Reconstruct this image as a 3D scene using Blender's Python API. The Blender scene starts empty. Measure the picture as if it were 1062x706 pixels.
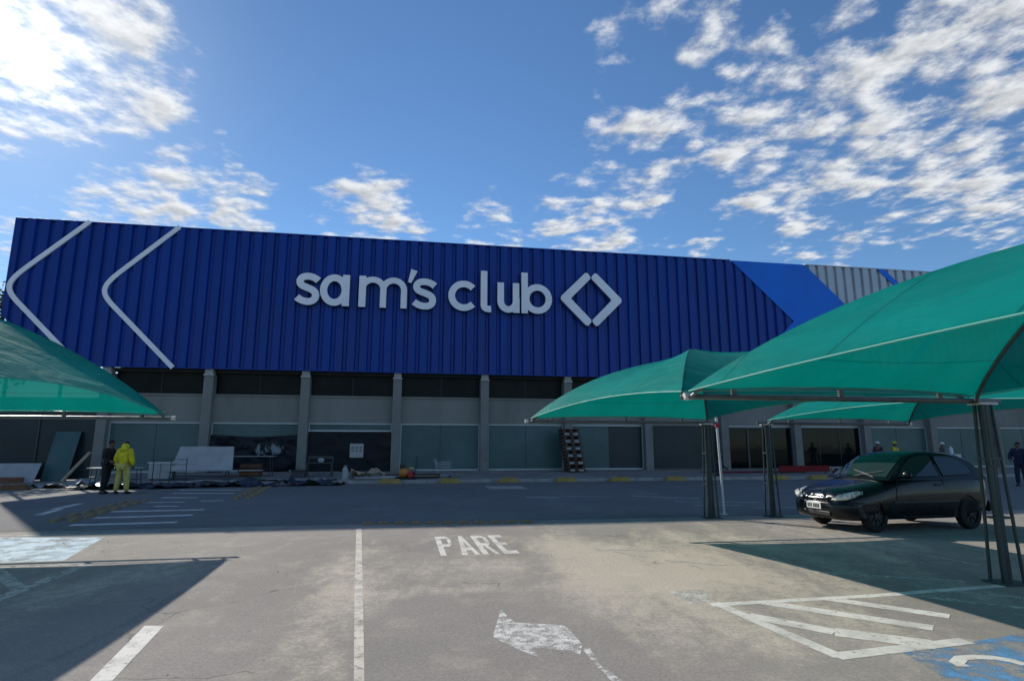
import bpy, bmesh, math, random
from mathutils import Vector, Matrix
random.seed(7)
sc = bpy.context.scene
col = sc.collection
R = math.radians

# ------------------------------------------------------------------ frame of reference
# u runs along the store front (left to right), w away from the viewer, z up.
FPX, PITCH, EYE = 614.0, R(10.2), 1.6
TURN = R(10.1)
CA, SA = math.cos(TURN), math.sin(TURN)
def P(u, w, z=0.0): return Vector((u*CA - w*SA, u*SA + w*CA, z))
def G(px, py, z=0.0):
    """ground point (u,w) seen at a pixel of the photograph"""
    x, y = px-531, 353-py
    r = (x, FPX*math.cos(PITCH)-y*math.sin(PITCH), y*math.cos(PITCH)+FPX*math.sin(PITCH))
    t = (z-EYE)/r[2]
    X, Y = r[0]*t, r[1]*t
    return (X*CA+Y*SA, -X*SA+Y*CA)

# ------------------------------------------------------------------ materials
def nd(nt, typ, **kw):
    n = nt.nodes.new(typ)
    for k, v in kw.items():
        if k in n.inputs: n.inputs[k].default_value = v
        else: setattr(n, k, v)
    return n
def base_mat(name):
    m = bpy.data.materials.new(name); m.use_nodes = True
    nt = m.node_tree; b = nt.nodes['Principled BSDF']
    return m, nt, b
def rgb(c): return (c[0], c[1], c[2], 1)
def math_n(nt, op, a, b=None, clamp=False):
    n = nt.nodes.new('ShaderNodeMath'); n.operation = op; n.use_clamp = clamp
    for i, v in enumerate((a, b)):
        if v is None: continue
        if isinstance(v, (int, float)): n.inputs[i].default_value = v
        else: nt.links.new(v, n.inputs[i])
    return n.outputs[0]
def mix_c(nt, f, a, b):
    n = nt.nodes.new('ShaderNodeMix'); n.data_type = 'RGBA'
    for i, v in ((0, f), (6, a), (7, b)):
        if isinstance(v, (int, float)): n.inputs[i].default_value = v
        elif isinstance(v, tuple): n.inputs[i].default_value = rgb(v)
        else: nt.links.new(v, n.inputs[i])
    return n.outputs[2]
def ramp(nt, src, a, b):
    n = nt.nodes.new('ShaderNodeMapRange'); n.interpolation_type = 'SMOOTHSTEP'
    nt.links.new(src, n.inputs[0]); n.inputs[1].default_value = a; n.inputs[2].default_value = b
    return n.outputs[0]
def noise(nt, vec, scale, detail=4, rough=.55, dist=0.0):
    n = nd(nt, 'ShaderNodeTexNoise', Scale=scale, Detail=detail, Roughness=rough, Distortion=dist)
    if vec is not None: nt.links.new(vec, n.inputs['Vector'])
    return n.outputs['Fac']
def objco(nt, scale=None, rot=None):
    t = nt.nodes.new('ShaderNodeTexCoord').outputs['Object']
    if scale or rot:
        m = nt.nodes.new('ShaderNodeMapping'); nt.links.new(t, m.inputs[0])
        if scale: m.inputs['Scale'].default_value = scale
        if rot: m.inputs['Rotation'].default_value = (0, 0, rot)
        return m.outputs[0]
    return t
def bump(nt, b, h, strength=.3, dist=.01):
    n = nd(nt, 'ShaderNodeBump', Strength=strength, Distance=dist)
    nt.links.new(h, n.inputs['Height']); nt.links.new(n.outputs[0], b.inputs['Normal'])
def simple(name, c, rough=.6, metal=0, var=.25, scale=3.0, bmp=0.0, spec=.5, coat=0, dirt=None, stretch=None):
    m, nt, b = base_mat(name)
    co = objco(nt, stretch)
    f = ramp(nt, noise(nt, co, scale, 5), .3, .7)
    dk = tuple(x*(1-var) for x in c); lt = tuple(min(1, x*(1+var*.6)) for x in c)
    cc = mix_c(nt, f, dk, lt)
    if dirt:
        f2 = ramp(nt, noise(nt, co, scale*.37, 6, .65), .5, .75)
        cc = mix_c(nt, math_n(nt, 'MULTIPLY', f2, .6), cc, dirt)
    nt.links.new(cc, b.inputs['Base Color'])
    rr = math_n(nt, 'ADD', math_n(nt, 'MULTIPLY', f, .15), rough-.07, True)
    nt.links.new(rr, b.inputs['Roughness'])
    b.inputs['Metallic'].default_value = metal
    b.inputs['Specular IOR Level'].default_value = spec
    b.inputs['Coat Weight'].default_value = coat
    if coat: b.inputs['Coat Roughness'].default_value = .06
    if bmp: bump(nt, b, noise(nt, co, scale*12, 4), bmp, .01)
    return m
M = {}
M['blue'] = simple('dark_blue_sheet', (.0025, .040, .27), .40, .0, .16, 1.3, dirt=(.010, .035, .19), stretch=(1, 1, .12), spec=.28)
M['bright_blue'] = simple('bright_blue_sheet', (.008, .17, .74), .45, 0, .12, .5, spec=.25)
M['grey_sheet'] = simple('grey_metal_sheet', (.42, .46, .50), .42, .25, .12, .6)
M['sign_white'] = simple('sign_white', (.86, .87, .92), .4, 0, .06, 1)
M['sign_side'] = simple('sign_return', (.10, .13, .22), .5, 0, .1, 1)
M['render'] = simple('beige_wall_paint', (.245, .24, .215), .85, 0, .10, .8, .15, dirt=(.13,.125,.11), stretch=(1, 1, .3))
M['column'] = simple('concrete_column_paint', (.22, .215, .20), .85, 0, .12, 1.2, .2, dirt=(.10, .10, .09))
M['bracket'] = simple('bracket_grey', (.40, .40, .38), .6, 0, .15, 4)
M['frame'] = simple('pale_frame', (.42, .45, .44), .45, .2, .08, 3)
M['roof'] = simple('roof_grey', (.3, .3, .3), .7)
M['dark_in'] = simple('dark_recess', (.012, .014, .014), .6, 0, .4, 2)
def glass_mat(name, c, rough, var=.15, spec=.5):
    m, nt, b = base_mat(name)
    co = objco(nt)
    f = noise(nt, co, .7, 4)
    cc = mix_c(nt, ramp(nt, f, .3, .75), tuple(x*(1-var) for x in c), tuple(x*(1+var) for x in c))
    nt.links.new(cc, b.inputs['Base Color'])
    b.inputs['Roughness'].default_value = rough
    b.inputs['Specular IOR Level'].default_value = spec
    bump(nt, b, noise(nt, co, .9, 2), .15, .02)
    return m
M['teal_glass'] = glass_mat('frosted_teal_glass', (.062, .120, .118), .35, spec=.35)
M['clear_dark'] = glass_mat('dark_clear_glass', (.006, .010, .009), .06, spec=.14)
M['hi_glass'] = glass_mat('dark_strip_glass', (.008, .009, .007), .4, .5, spec=.15)
M['grey_glass'] = glass_mat('dark_grey_glass', (.020, .034, .040), .3, spec=.25)
M['plastic'] = simple('dark_plastic_sheet', (.004, .006, .012), .42, 0, .4, 2, spec=.22)
m_, nt_, b_ = base_mat('torn_plastic_painted_glints'); b_.inputs['Roughness'].default_value = .4; b_.inputs['Specular IOR Level'].default_value = .25
co_p = objco(nt_, (1, 1, .45)); sp_ = nt_.nodes.new('ShaderNodeSeparateXYZ'); nt_.links.new(objco(nt_), sp_.inputs[0])
gx = math_n(nt_, 'ABSOLUTE', math_n(nt_, 'ADD', sp_.outputs[0], 6.9)); gz = math_n(nt_, 'ABSOLUTE', math_n(nt_, 'SUBTRACT', sp_.outputs[2], 1.45))
mk_ = math_n(nt_, 'MULTIPLY', ramp(nt_, gx, 1.5, .2), ramp(nt_, gz, .75, .1))
nn_ = noise(nt_, co_p, 4.5, 4, .6)
f_ = math_n(nt_, 'MULTIPLY', ramp(nt_, math_n(nt_, 'ADD', nn_, math_n(nt_, 'MULTIPLY', mk_, .16)), .66, .76), mk_)  # pale splotches painted into the colour for reflections and holes in the sheet
nt_.links.new(mix_c(nt_, f_, (.004, .006, .012), (.22, .26, .28)), b_.inputs['Base Color']); M['plastic_spots'] = m_
def asphalt(name, c1, c2, dustc, dust, scl=1.0, shade=False):
    m, nt, b = base_mat(name)
    co = objco(nt)
    cor = objco(nt, (1.25, .42, 1), -TURN)
    sp = noise(nt, co, 95, 2, .7)
    sp2 = noise(nt, co, 22, 3, .6)
    big = noise(nt, co, .22*scl, 5, .6)
    base = mix_c(nt, ramp(nt, big, .35, .68), c1, c2)
    base = mix_c(nt, math_n(nt, 'MULTIPLY', ramp(nt, sp2, .35, .7), .30), base, tuple(x*.72 for x in c1))
    # pale stone specks
    sv = nt.nodes.new('ShaderNodeTexVoronoi'); sv.inputs['Scale'].default_value = 60; nt.links.new(co, sv.inputs['Vector'])
    spk = math_n(nt, 'MULTIPLY', math_n(nt, 'LESS_THAN', sv.outputs['Distance'], .22), ramp(nt, noise(nt, co, 9, 2), .45, .75))
    base = mix_c(nt, math_n(nt, 'MULTIPLY', spk, .6), base, (.70, .66, .59))
    base = mix_c(nt, math_n(nt, 'MULTIPLY', ramp(nt, sp, .42, .62), .34), base, tuple(x*.5 for x in c1))
    # dust, washed in tongues along the falls
    dn = noise(nt, cor, .8*scl, 8, .68, .3)
    src = dn
    if dust:
        geo = nt.nodes.new('ShaderNodeSeparateXYZ'); nt.links.new(objco(nt), geo.inputs[0])
        tot = None
        for (u, w, su, sw, am) in dust:
            q = P(u, w)
            dx = math_n(nt, 'SUBTRACT', geo.outputs[0], q.x); dy = math_n(nt, 'SUBTRACT', geo.outputs[1], q.y)
            a = math_n(nt, 'ADD', math_n(nt, 'MULTIPLY', dx, CA/su), math_n(nt, 'MULTIPLY', dy, SA/su))
            bb = math_n(nt, 'ADD', math_n(nt, 'MULTIPLY', dx, -SA/sw), math_n(nt, 'MULTIPLY', dy, CA/sw))
            r2 = math_n(nt, 'ADD', math_n(nt, 'MULTIPLY', a, a), math_n(nt, 'MULTIPLY', bb, bb))
            g = math_n(nt, 'MULTIPLY', math_n(nt, 'POWER', 2.718, math_n(nt, 'MULTIPLY', r2, -1.0)), am)
            tot = g if tot is None else math_n(nt, 'ADD', tot, g)
        src = math_n(nt, 'ADD', dn, tot)
    fine = noise(nt, co, 5.5, 7, .75)
    src = math_n(nt, 'ADD', src, math_n(nt, 'MULTIPLY', math_n(nt, 'SUBTRACT', fine, .5), .55))
    src = math_n(nt, 'ADD', src, math_n(nt, 'MULTIPLY', math_n(nt, 'SUBTRACT', sp2, .5), .25))
    d = math_n(nt, 'MULTIPLY', ramp(nt, src, .50, .86), .72)
    d2 = math_n(nt, 'MULTIPLY', ramp(nt, noise(nt, co, 1.4, 6, .7), .5, .72), .25)
    base = mix_c(nt, math_n(nt, 'ADD', d, d2, True), base, dustc)
    if shade:  # faint curved tyre marks on the road surface
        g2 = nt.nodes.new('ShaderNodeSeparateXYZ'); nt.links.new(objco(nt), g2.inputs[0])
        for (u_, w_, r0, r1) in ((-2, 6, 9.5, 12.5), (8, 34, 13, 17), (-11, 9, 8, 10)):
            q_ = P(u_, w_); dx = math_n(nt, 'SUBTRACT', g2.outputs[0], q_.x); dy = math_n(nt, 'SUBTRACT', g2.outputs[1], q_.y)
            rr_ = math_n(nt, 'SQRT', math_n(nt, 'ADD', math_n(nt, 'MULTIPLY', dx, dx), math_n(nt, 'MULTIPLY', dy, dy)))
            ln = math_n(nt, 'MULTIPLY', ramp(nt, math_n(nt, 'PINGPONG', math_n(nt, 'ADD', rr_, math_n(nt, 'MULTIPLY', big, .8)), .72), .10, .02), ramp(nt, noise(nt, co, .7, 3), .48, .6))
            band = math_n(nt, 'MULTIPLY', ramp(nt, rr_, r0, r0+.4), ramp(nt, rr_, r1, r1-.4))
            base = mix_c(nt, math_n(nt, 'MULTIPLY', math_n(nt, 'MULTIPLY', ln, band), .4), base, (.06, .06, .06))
    # dark patches: oil, tyre scuffs, hairline cracks
    ol = math_n(nt, 'MULTIPLY', ramp(nt, noise(nt, co, .8, 4, .55, .8), .62, .8), .35)
    base = mix_c(nt, ol, base, tuple(x*.45 for x in c1))
    v = nt.nodes.new('ShaderNodeTexVoronoi'); v.feature = 'DISTANCE_TO_EDGE'; v.inputs['Scale'].default_value = .33
    wv = nt.nodes.new('ShaderNodeVectorMath'); wv.operation = 'ADD'
    nn = nd(nt, 'ShaderNodeTexNoise', Scale=1.2, Detail=5.0); nt.links.new(co, nn.inputs['Vector'])
    sc_ = nt.nodes.new('ShaderNodeVectorMath'); sc_.operation = 'SCALE'; sc_.inputs['Scale'].default_value = 1.3
    nt.links.new(nn.outputs['Color'], sc_.inputs[0]); nt.links.new(co, wv.inputs[0]); nt.links.new(sc_.outputs[0], wv.inputs[1])
    nt.links.new(wv.outputs[0], v.inputs['Vector'])
    cr = math_n(nt, 'MULTIPLY', math_n(nt, 'LESS_THAN', v.outputs['Distance'], .004), ramp(nt, noise(nt, co, .5, 3), .5, .6))
    base = mix_c(nt, math_n(nt, 'MULTIPLY', cr, .5), base, (.06, .055, .05))
    gr_ = noise(nt, co, 34, 5, .85)
    base = mix_c(nt, math_n(nt, 'MULTIPLY', ramp(nt, gr_, .40, .62), .34), base, tuple(x*.38 for x in c1))
    nt.links.new(base, b.inputs['Base Color'])
    b.inputs['Roughness'].default_value = .93; b.inputs['Specular IOR Level'].default_value = .15
    bump(nt, b, math_n(nt, 'ADD', sp, math_n(nt, 'MULTIPLY', sp2, .6)), .55, .008)
    return m
DUST = []
for (px, py, su, sw, am) in [(335, 690, .35, 1.2, .16), (330, 640, .45, 2.2, .12), (640, 590, .8, 1.6, .20), (700, 600, 1.2, 1.2, .18),
        (600, 565, 1.5, 1.6, .12), (760, 570, 2.5, 2.5, .22), (650, 650, .35, 1.4, .16), (480, 590, .9, .8, .12), (480, 612, 1.0, .25, .16), (360, 600, .5, 1.6, .10),
        (820, 640, 1.4, 1.2, .14), (150, 590, 2.5, 2.0, .05), (400, 660, .3, .8, -.1), (540, 690, 1.0, 1.0, -.12), (200, 690, 1.4, 1.2, -.06), (470, 640, .8, .8, -.1)]:
    g = G(px, py); DUST.append((g[0], g[1], su, sw, am))
M['lot'] = asphalt('worn_car_park', (.335, .302, .266), (.43, .385, .335), (.72, .62, .48), DUST)
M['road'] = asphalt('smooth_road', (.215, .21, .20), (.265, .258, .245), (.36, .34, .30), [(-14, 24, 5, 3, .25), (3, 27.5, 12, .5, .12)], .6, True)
M['walk'] = simple('pavement_concrete', (.24, .23, .21), .9, 0, .25, 1.4, .4, dirt=(.14, .13, .12))
M['kerb'] = simple('kerb_concrete', (.34, .33, .31), .9, 0, .2, 3, .3)
def paint(name, c, wear=.5, scale=6):
    m, nt, b = base_mat(name)
    co = objco(nt)
    n1 = noise(nt, co, scale, 8, .72); n2 = noise(nt, co, 60, 2, .7)
    k = ramp(nt, math_n(nt, 'ADD', n1, math_n(nt, 'MULTIPLY', n2, .35)), wear+.08, wear+.26)
    b.inputs['Roughness'].default_value = .85
    cc = mix_c(nt, ramp(nt, noise(nt, co, 3, 4), .35, .7), c, tuple(x*.72 for x in c))
    nt.links.new(cc, b.inputs['Base Color'])
    tr = nt.nodes.new('ShaderNodeBsdfTransparent'); mx = nt.nodes.new('ShaderNodeMixShader')
    nt.links.new(math_n(nt, 'MULTIPLY', k, .92), mx.inputs[0]); nt.links.new(b.outputs[0], mx.inputs[1]); nt.links.new(tr.outputs[0], mx.inputs[2])
    nt.links.new(mx.outputs[0], nt.nodes['Material Output'].inputs['Surface'])
    return m
M['paint'] = paint('white_road_paint', (.74, .70, .62), .64, 12)
M['paint_pale'] = paint('faded_road_paint', (.58, .55, .48), .55, 12)
M['paint_line'] = paint('long_line_paint', (.66, .60, .50), .60, 9)
M['paint_blue'] = paint('blue_bay_paint', (.12, .33, .58), .48, 3.2)
M['paint_lblue'] = paint('pale_blue_paint', (.45, .60, .70), .56, 2.2)
M['yellow'] = simple('yellow_paint', (.34, .23, .05), .75, 0, .3, 6, .3, dirt=(.25, .2, .12))
M['stud'] = simple('stud_yellow', (.27, .19, .10), .7, 0, .35, 20, .2, dirt=(.15, .12, .09))
def cloth(name, c, glow, transp):
    m, nt, b = base_mat(name)
    co = objco(nt)
    f = ramp(nt, noise(nt, objco(nt, (1, .25, 1)), 1.6, 6, .6), .3, .72)
    cc = mix_c(nt, f, tuple(x*.84 for x in c), tuple(x*1.12 for x in c))
    st = nd(nt, 'ShaderNodeTexNoise', Scale=.8, Detail=4.0); nt.links.new(co, st.inputs['Vector'])
    cc = mix_c(nt, math_n(nt, 'MULTIPLY', ramp(nt, st.outputs['Fac'], .52, .75), .12), cc, (.10, .22, .19))
    sx = nt.nodes.new('ShaderNodeSeparateXYZ'); nt.links.new(co, sx.inputs[0])
    sm = math_n(nt, 'LESS_THAN', math_n(nt, 'PINGPONG', math_n(nt, 'ADD', sx.outputs[1], .3), .75), .016)
    cc = mix_c(nt, math_n(nt, 'MULTIPLY', sm, .8), cc, tuple(x*.45 for x in c))
    nt.links.new(cc, b.inputs['Base Color'])
    b.inputs['Roughness'].default_value = .50; b.inputs['Specular IOR Level'].default_value = .07
    w = noise(nt, objco(nt, (.9, .35, 1)), 2.2, 4, .5, 1.0)
    wv = noise(nt, co, 160, 1)
    bump(nt, b, math_n(nt, 'ADD', w, math_n(nt, 'MULTIPLY', wv, .02)), .5, .10)
    t = nt.nodes.new('ShaderNodeBsdfTranslucent'); nt.links.new(mix_c(nt, .5, cc, glow), t.inputs[0])
    tr = nt.nodes.new('ShaderNodeBsdfTransparent'); tr.inputs[0].default_value = rgb((.7, 1.0, .9))
    m1 = nt.nodes.new('ShaderNodeMixShader'); m1.inputs[0].default_value = .34
    m2 = nt.nodes.new('ShaderNodeMixShader'); m2.inputs[0].default_value = transp
    nt.links.new(b.outputs[0], m1.inputs[1]); nt.links.new(t.outputs[0], m1.inputs[2])
    nt.links.new(m1.outputs[0], m2.inputs[1]); nt.links.new(tr.outputs[0], m2.inputs[2])
    nt.links.new(m2.outputs[0], nt.nodes['Material Output'].inputs['Surface'])
    return m
M['tarp'] = cloth('green_shade_cloth', (.0, .24, .205), (.0, .28, .22), .04)
M['hem'] = simple('hem_cord', (.08, .34, .28), .6, 0, .1, 5)
M['pole'] = simple('green_grey_steel', (.035, .055, .058), .45, .2, .3, 5, dirt=(.08, .08, .07))
M['beam'] = simple('galvanised_beam', (.13, .14, .14), .35, .5, .2, 5)
M['cap'] = simple('pale_end_cap', (.55, .54, .50), .5, 0, .1, 5)
M['white'] = simple('white_paint', (.68, .68, .66), .5, 0, .08, 3)
M['board'] = simple('white_board', (.36, .37, .37), .7, 0, .12, 2)
M['red'] = simple('red_paint', (.42, .02, .025), .6, 0, .2, 4)
M['redcloth'] = simple('red_mat', (.20, .006, .01), .85, 0, .3, 5)
M['wood'] = simple('raw_timber', (.26, .17, .09), .85, 0, .3, 4, .3, stretch=(1, 1, .2))
M['palewood'] = simple('pale_timber', (.38, .30, .20), .85, 0, .25, 4, .3)
M['brown'] = simple('brown_board', (.16, .07, .03), .8, 0, .3, 5)
M['palletw'] = simple('dark_pallet', (.085, .038, .024), .85, 0, .35, 8)
M['steel'] = simple('dark_steel', (.05, .055, .06), .4, .5, .3, 6)
M['chrome'] = simple('chrome', (.55, .56, .58), .2, .9, .1, 6)
M['orange'] = simple('machine_orange', (.55, .20, .03), .5, 0, .2, 6)
M['black'] = simple('black_plastic', (.015, .015, .016), .5, 0, .3, 8)
M['tarp_dark'] = simple('crumpled_dark_sheet', (.035, .045, .065), .35, 0, .4, 3, .3)
M['tarp_pale'] = simple('crumpled_pale_sheet', (.34, .34, .33), .55, 0, .3, 3, .3)
M['skin'] = simple('skin', (.17, .085, .055), .6, 0, .1, 8)
M['tyre'] = simple('tyre_rubber', (.012, .012, .012), .85, 0, .3, 10, .2)
M['rim'] = simple('steel_rim', (.03, .031, .032), .5, .3, .2, 8)
M['carpaint'] = simple('car_black_paint', (.005, .007, .010), .30, 0, .2, 3, coat=.4, spec=.2)
M['carglass'] = glass_mat('car_glass', (.022, .032, .034), .03, spec=.7)
M['seatgrey'] = simple('seat_fabric', (.05, .05, .05), .9)
m_, nt_, b_ = base_mat('headlamp_glass'); b_.inputs['Base Color'].default_value = (.62, .64, .60, 1); b_.inputs['Roughness'].default_value = .08
b_.inputs['Coat Weight'].default_value = 1; M['lamp'] = m_
n_ = noise(nt_, objco(nt_), 14, 3); nt_.links.new(mix_c(nt_, ramp(nt_, n_, .4, .6), (.30, .33, .31), (.80, .80, .74)), b_.inputs['Base Color'])
M['leaf'] = simple('leaf', (.055, .095, .02), .7, 0, .5, 1.2)
M['bark'] = simple('bark', (.09, .06, .04), .9, 0, .3, 4, .4)
def garment(name, c): M[name] = simple(name, c, .85, 0, .25, 6, .25)
garment('wear_black', (.012, .013, .016)); garment('wear_yellow', (.72, .62, .02)); garment('wear_paleyellow', (.55, .46, .12))
garment('wear_purple', (.035, .03, .07)); garment('wear_maroon', (.06, .02, .025)); garment('wear_grey', (.16, .16, .17))
garment('wear_navy', (.012, .018, .045)); garment('wear_jeans', (.03, .04, .07)); garment('hair_dark', (.012, .01, .009))
garment('wear_hivis', (.60, .55, .03))

# ------------------------------------------------------------------ mesh builder
class MB:
    def __init__(s): s.v = []; s.f = []
    def add(s, vs, fs):
        o = len(s.v); s.v += [Vector(v) for v in vs]; s.f += [tuple(i+o for i in f) for f in fs]; return s
    def box(s, x0, x1, y0, y1, z0, z1):
        return s.add([(x0,y0,z0),(x1,y0,z0),(x1,y1,z0),(x0,y1,z0),(x0,y0,z1),(x1,y0,z1),(x1,y1,z1),(x0,y1,z1)],
            [(0,3,2,1),(4,5,6,7),(0,1,5,4),(1,2,6,5),(2,3,7,6),(3,0,4,7)])
    def quad(s, a, b, c, d): return s.add([a,b,c,d], [(0,1,2,3)])
    def poly(s, pts): return s.add(pts, [tuple(range(len(pts)))])
    def prism(s, pts, vec):
        n = len(pts); v = Vector(vec); pts = [Vector(p) for p in pts]
        fs = [tuple(range(n)), tuple(range(2*n-1, n-1, -1))] + [(i, i+n, (i+1) % n+n, (i+1) % n) for i in range(n)]
        return s.add(pts+[p+v for p in pts], fs)
    def tube(s, pts, r, n=10, r1=None, cap=True):
        pts = [Vector(p) for p in pts]; k = len(pts); vs = []; fs = []
        up = None
        for i, p in enumerate(pts):
            d = (pts[min(i+1, k-1)]-pts[max(i-1, 0)]).normalized()
            if up is None: up = Vector((0, 0, 1)) if abs(d.z) < .9 else Vector((1, 0, 0))
            a = d.cross(up).normalized(); up = a.cross(d).normalized()
            rr = r if r1 is None else r+(r1-r)*i/(k-1)
            if isinstance(r, (list, tuple)): rr = r[i]
            for j in range(n):
                t = 2*math.pi*j/n; vs.append(p+(a*math.cos(t)+up*math.sin(t))*rr)
        for i in range(k-1):
            for j in range(n):
                fs.append((i*n+j, i*n+(j+1) % n, (i+1)*n+(j+1) % n, (i+1)*n+j))
        if cap: fs += [tuple(range(n-1, -1, -1)), tuple(range((k-1)*n, k*n))]
        return s.add(vs, fs)
    def rbar(s, a, b, w, h):
        """square bar"""
        a, b = Vector(a), Vector(b); d = (b-a).normalized(); up = Vector((0,0,1)) if abs(d.z) < .9 else Vector((1,0,0))
        x = d.cross(up).normalized(); y = x.cross(d).normalized()
        o = [(-1,-1),(1,-1),(1,1),(-1,1)]
        return s.prism([a+x*w/2*i+y*h/2*j for i, j in o], b-a)
    def ell(s, c, rx, ry, rz, n=14, m=9):
        vs = []; fs = []; c = Vector(c)
        for i in range(m+1):
            t = math.pi*i/m
            for j in range(n):
                p = 2*math.pi*j/n; vs.append(c+Vector((rx*math.sin(t)*math.cos(p), ry*math.sin(t)*math.sin(p), rz*math.cos(t))))
        for i in range(m):
            for j in range(n): fs.append((i*n+j, (i+1)*n+j, (i+1)*n+(j+1) % n, i*n+(j+1) % n))
        return s.add(vs, fs)
    def sheet(s, a, b, c, d, nx, ny, amp, seed=0, fr=1.5):
        """crumpled sheet over quad a b c d"""
        from mathutils import noise as mn
        a, b, c, d = map(Vector, (a, b, c, d)); vs = []; fs = []
        for j in range(ny+1):
            for i in range(nx+1):
                s_, t_ = i/nx, j/ny
                p = (a*(1-s_)+b*s_)*(1-t_)+(d*(1-s_)+c*s_)*t_
                h = mn.fractal(Vector((p.x*fr+seed, p.y*fr, seed*3.1)), .8, 2, 4)
                e = mn.noise(Vector((p.x*1.1+seed*2, p.y*1.1, 5)))
                vs.append(p+Vector((e*.12, mn.noise(Vector((p.x*1.3, seed, p.y)))*.25, max(0, .45+h)*amp)))
        for j in range(ny):
            for i in range(nx): fs.append((j*(nx+1)+i, j*(nx+1)+i+1, (j+1)*(nx+1)+i+1, (j+1)*(nx+1)+i))
        return s.add(vs, fs)
    def build(s, name, mat, parent=None, smooth=None, bevel=0, world=False, loc=None):
        me = bpy.data.meshes.new(name)
        vs = [P(*v) for v in s.v] if world else s.v
        me.from_pydata([tuple(v) for v in vs], [], s.f); me.validate()
        bm = bmesh.new(); bm.from_mesh(me); bmesh.ops.recalc_face_normals(bm, faces=bm.faces); bm.to_mesh(me); bm.free()
        me.materials.append(M[mat] if isinstance(mat, str) else mat)
        if smooth:
            for p in me.polygons: p.use_smooth = True
            me.set_sharp_from_angle(angle=R(smooth))
        o = bpy.data.objects.new(name, me); col.objects.link(o)
        if parent: o.parent = parent
        if loc: o.location = loc
        if bevel:
            b = o.modifiers.new('bevel', 'BEVEL'); b.width = bevel; b.segments = 2; b.limit_method = 'ANGLE'
        return o
def tag(o, label=None, cat=None, group=None, kind=None):
    if label: o['label'] = label
    if cat: o['category'] = cat
    if group: o['group'] = group
    if kind: o['kind'] = kind
    return o
def thing(name, label, cat, u, w, z=0, rot=0, group=None):
    o = bpy.data.objects.new(name, None); col.objects.link(o); o.empty_display_size = .2
    o.location = P(u, w, z); o.rotation_euler = (0, 0, TURN+rot)
    return tag(o, label, cat, group)
def single(mb, name, mat, label, cat, u, w, z=0, rot=0, group=None, **kw):
    o = mb.build(name, mat, **kw); o.location = P(u, w, z); o.rotation_euler = (0, 0, TURN+rot)
    return tag(o, label, cat, group)
def copy_thing(o, u=None, w=None, z=0, rot=0, label=None, parent=None):
    c = o.copy(); col.objects.link(c)
    if parent: c.parent = parent
    else:
        c.location = P(u, w, z); c.rotation_euler = (0, 0, TURN+rot)
        if label: c['label'] = label
    for ch in [x for x in o.children]: copy_thing(ch, parent=c)
    return c

# ------------------------------------------------------------------ camera
cam = bpy.data.cameras.new('camera'); co_ = bpy.data.objects.new('camera', cam); col.objects.link(co_)
co_.location = (0, 0, EYE); co_.rotation_euler = (math.pi/2+PITCH, 0, 0)
cam.sensor_width = 36; cam.lens = 36*FPX/1062; cam.clip_end = 6000; cam.clip_start = .05
sc.camera = co_

# ------------------------------------------------------------------ sun and sky
AZ, EL = R(-43.8), R(28.7)
sd = Vector((math.sin(AZ)*math.cos(EL), math.cos(AZ)*math.cos(EL), math.sin(EL)))
sun = bpy.data.lights.new('sun', 'SUN'); sun.energy = 5.0; sun.angle = R(.53); sun.color = (1, .945, .86)
so = bpy.data.objects.new('sun', sun); col.objects.link(so); so.rotation_euler = sd.to_track_quat('Z', 'Y').to_euler(); so.location = (-60, 60, 60)
W = bpy.data.worlds.new('World'); sc.world = W; W.use_nodes = True
nt = W.node_tree; nt.nodes.clear()
out = nt.nodes.new('ShaderNodeOutputWorld'); bg = nt.nodes.new('ShaderNodeBackground')
sky = nt.nodes.new('ShaderNodeTexSky'); sky.sky_type = 'NISHITA'; sky.sun_disc = False
sky.sun_elevation = EL; sky.sun_rotation = AZ; sky.air_density = 1.0; sky.dust_density = .08; sky.ozone_density = 3.0; sky.altitude = 20
D = nt.nodes.new('ShaderNodeTexCoord').outputs['Generated']
sep = nt.nodes.new('ShaderNodeSeparateXYZ'); nt.links.new(D, sep.inputs[0])
zc = math_n(nt, 'MAXIMUM', sep.outputs[2], .03)
cx = math_n(nt, 'DIVIDE', sep.outputs[0], zc); cy = math_n(nt, 'DIVIDE', sep.outputs[1], zc)
cmb = nt.nodes.new('ShaderNodeCombineXYZ'); nt.links.new(cx, cmb.inputs[0]); nt.links.new(cy, cmb.inputs[1]); pv = cmb.outputs[0]
def raydir(px, py):
    x, y = px-531, 353-py
    return Vector((x, FPX*math.cos(PITCH)-y*math.sin(PITCH), y*math.cos(PITCH)+FPX*math.sin(PITCH))).normalized()
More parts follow.
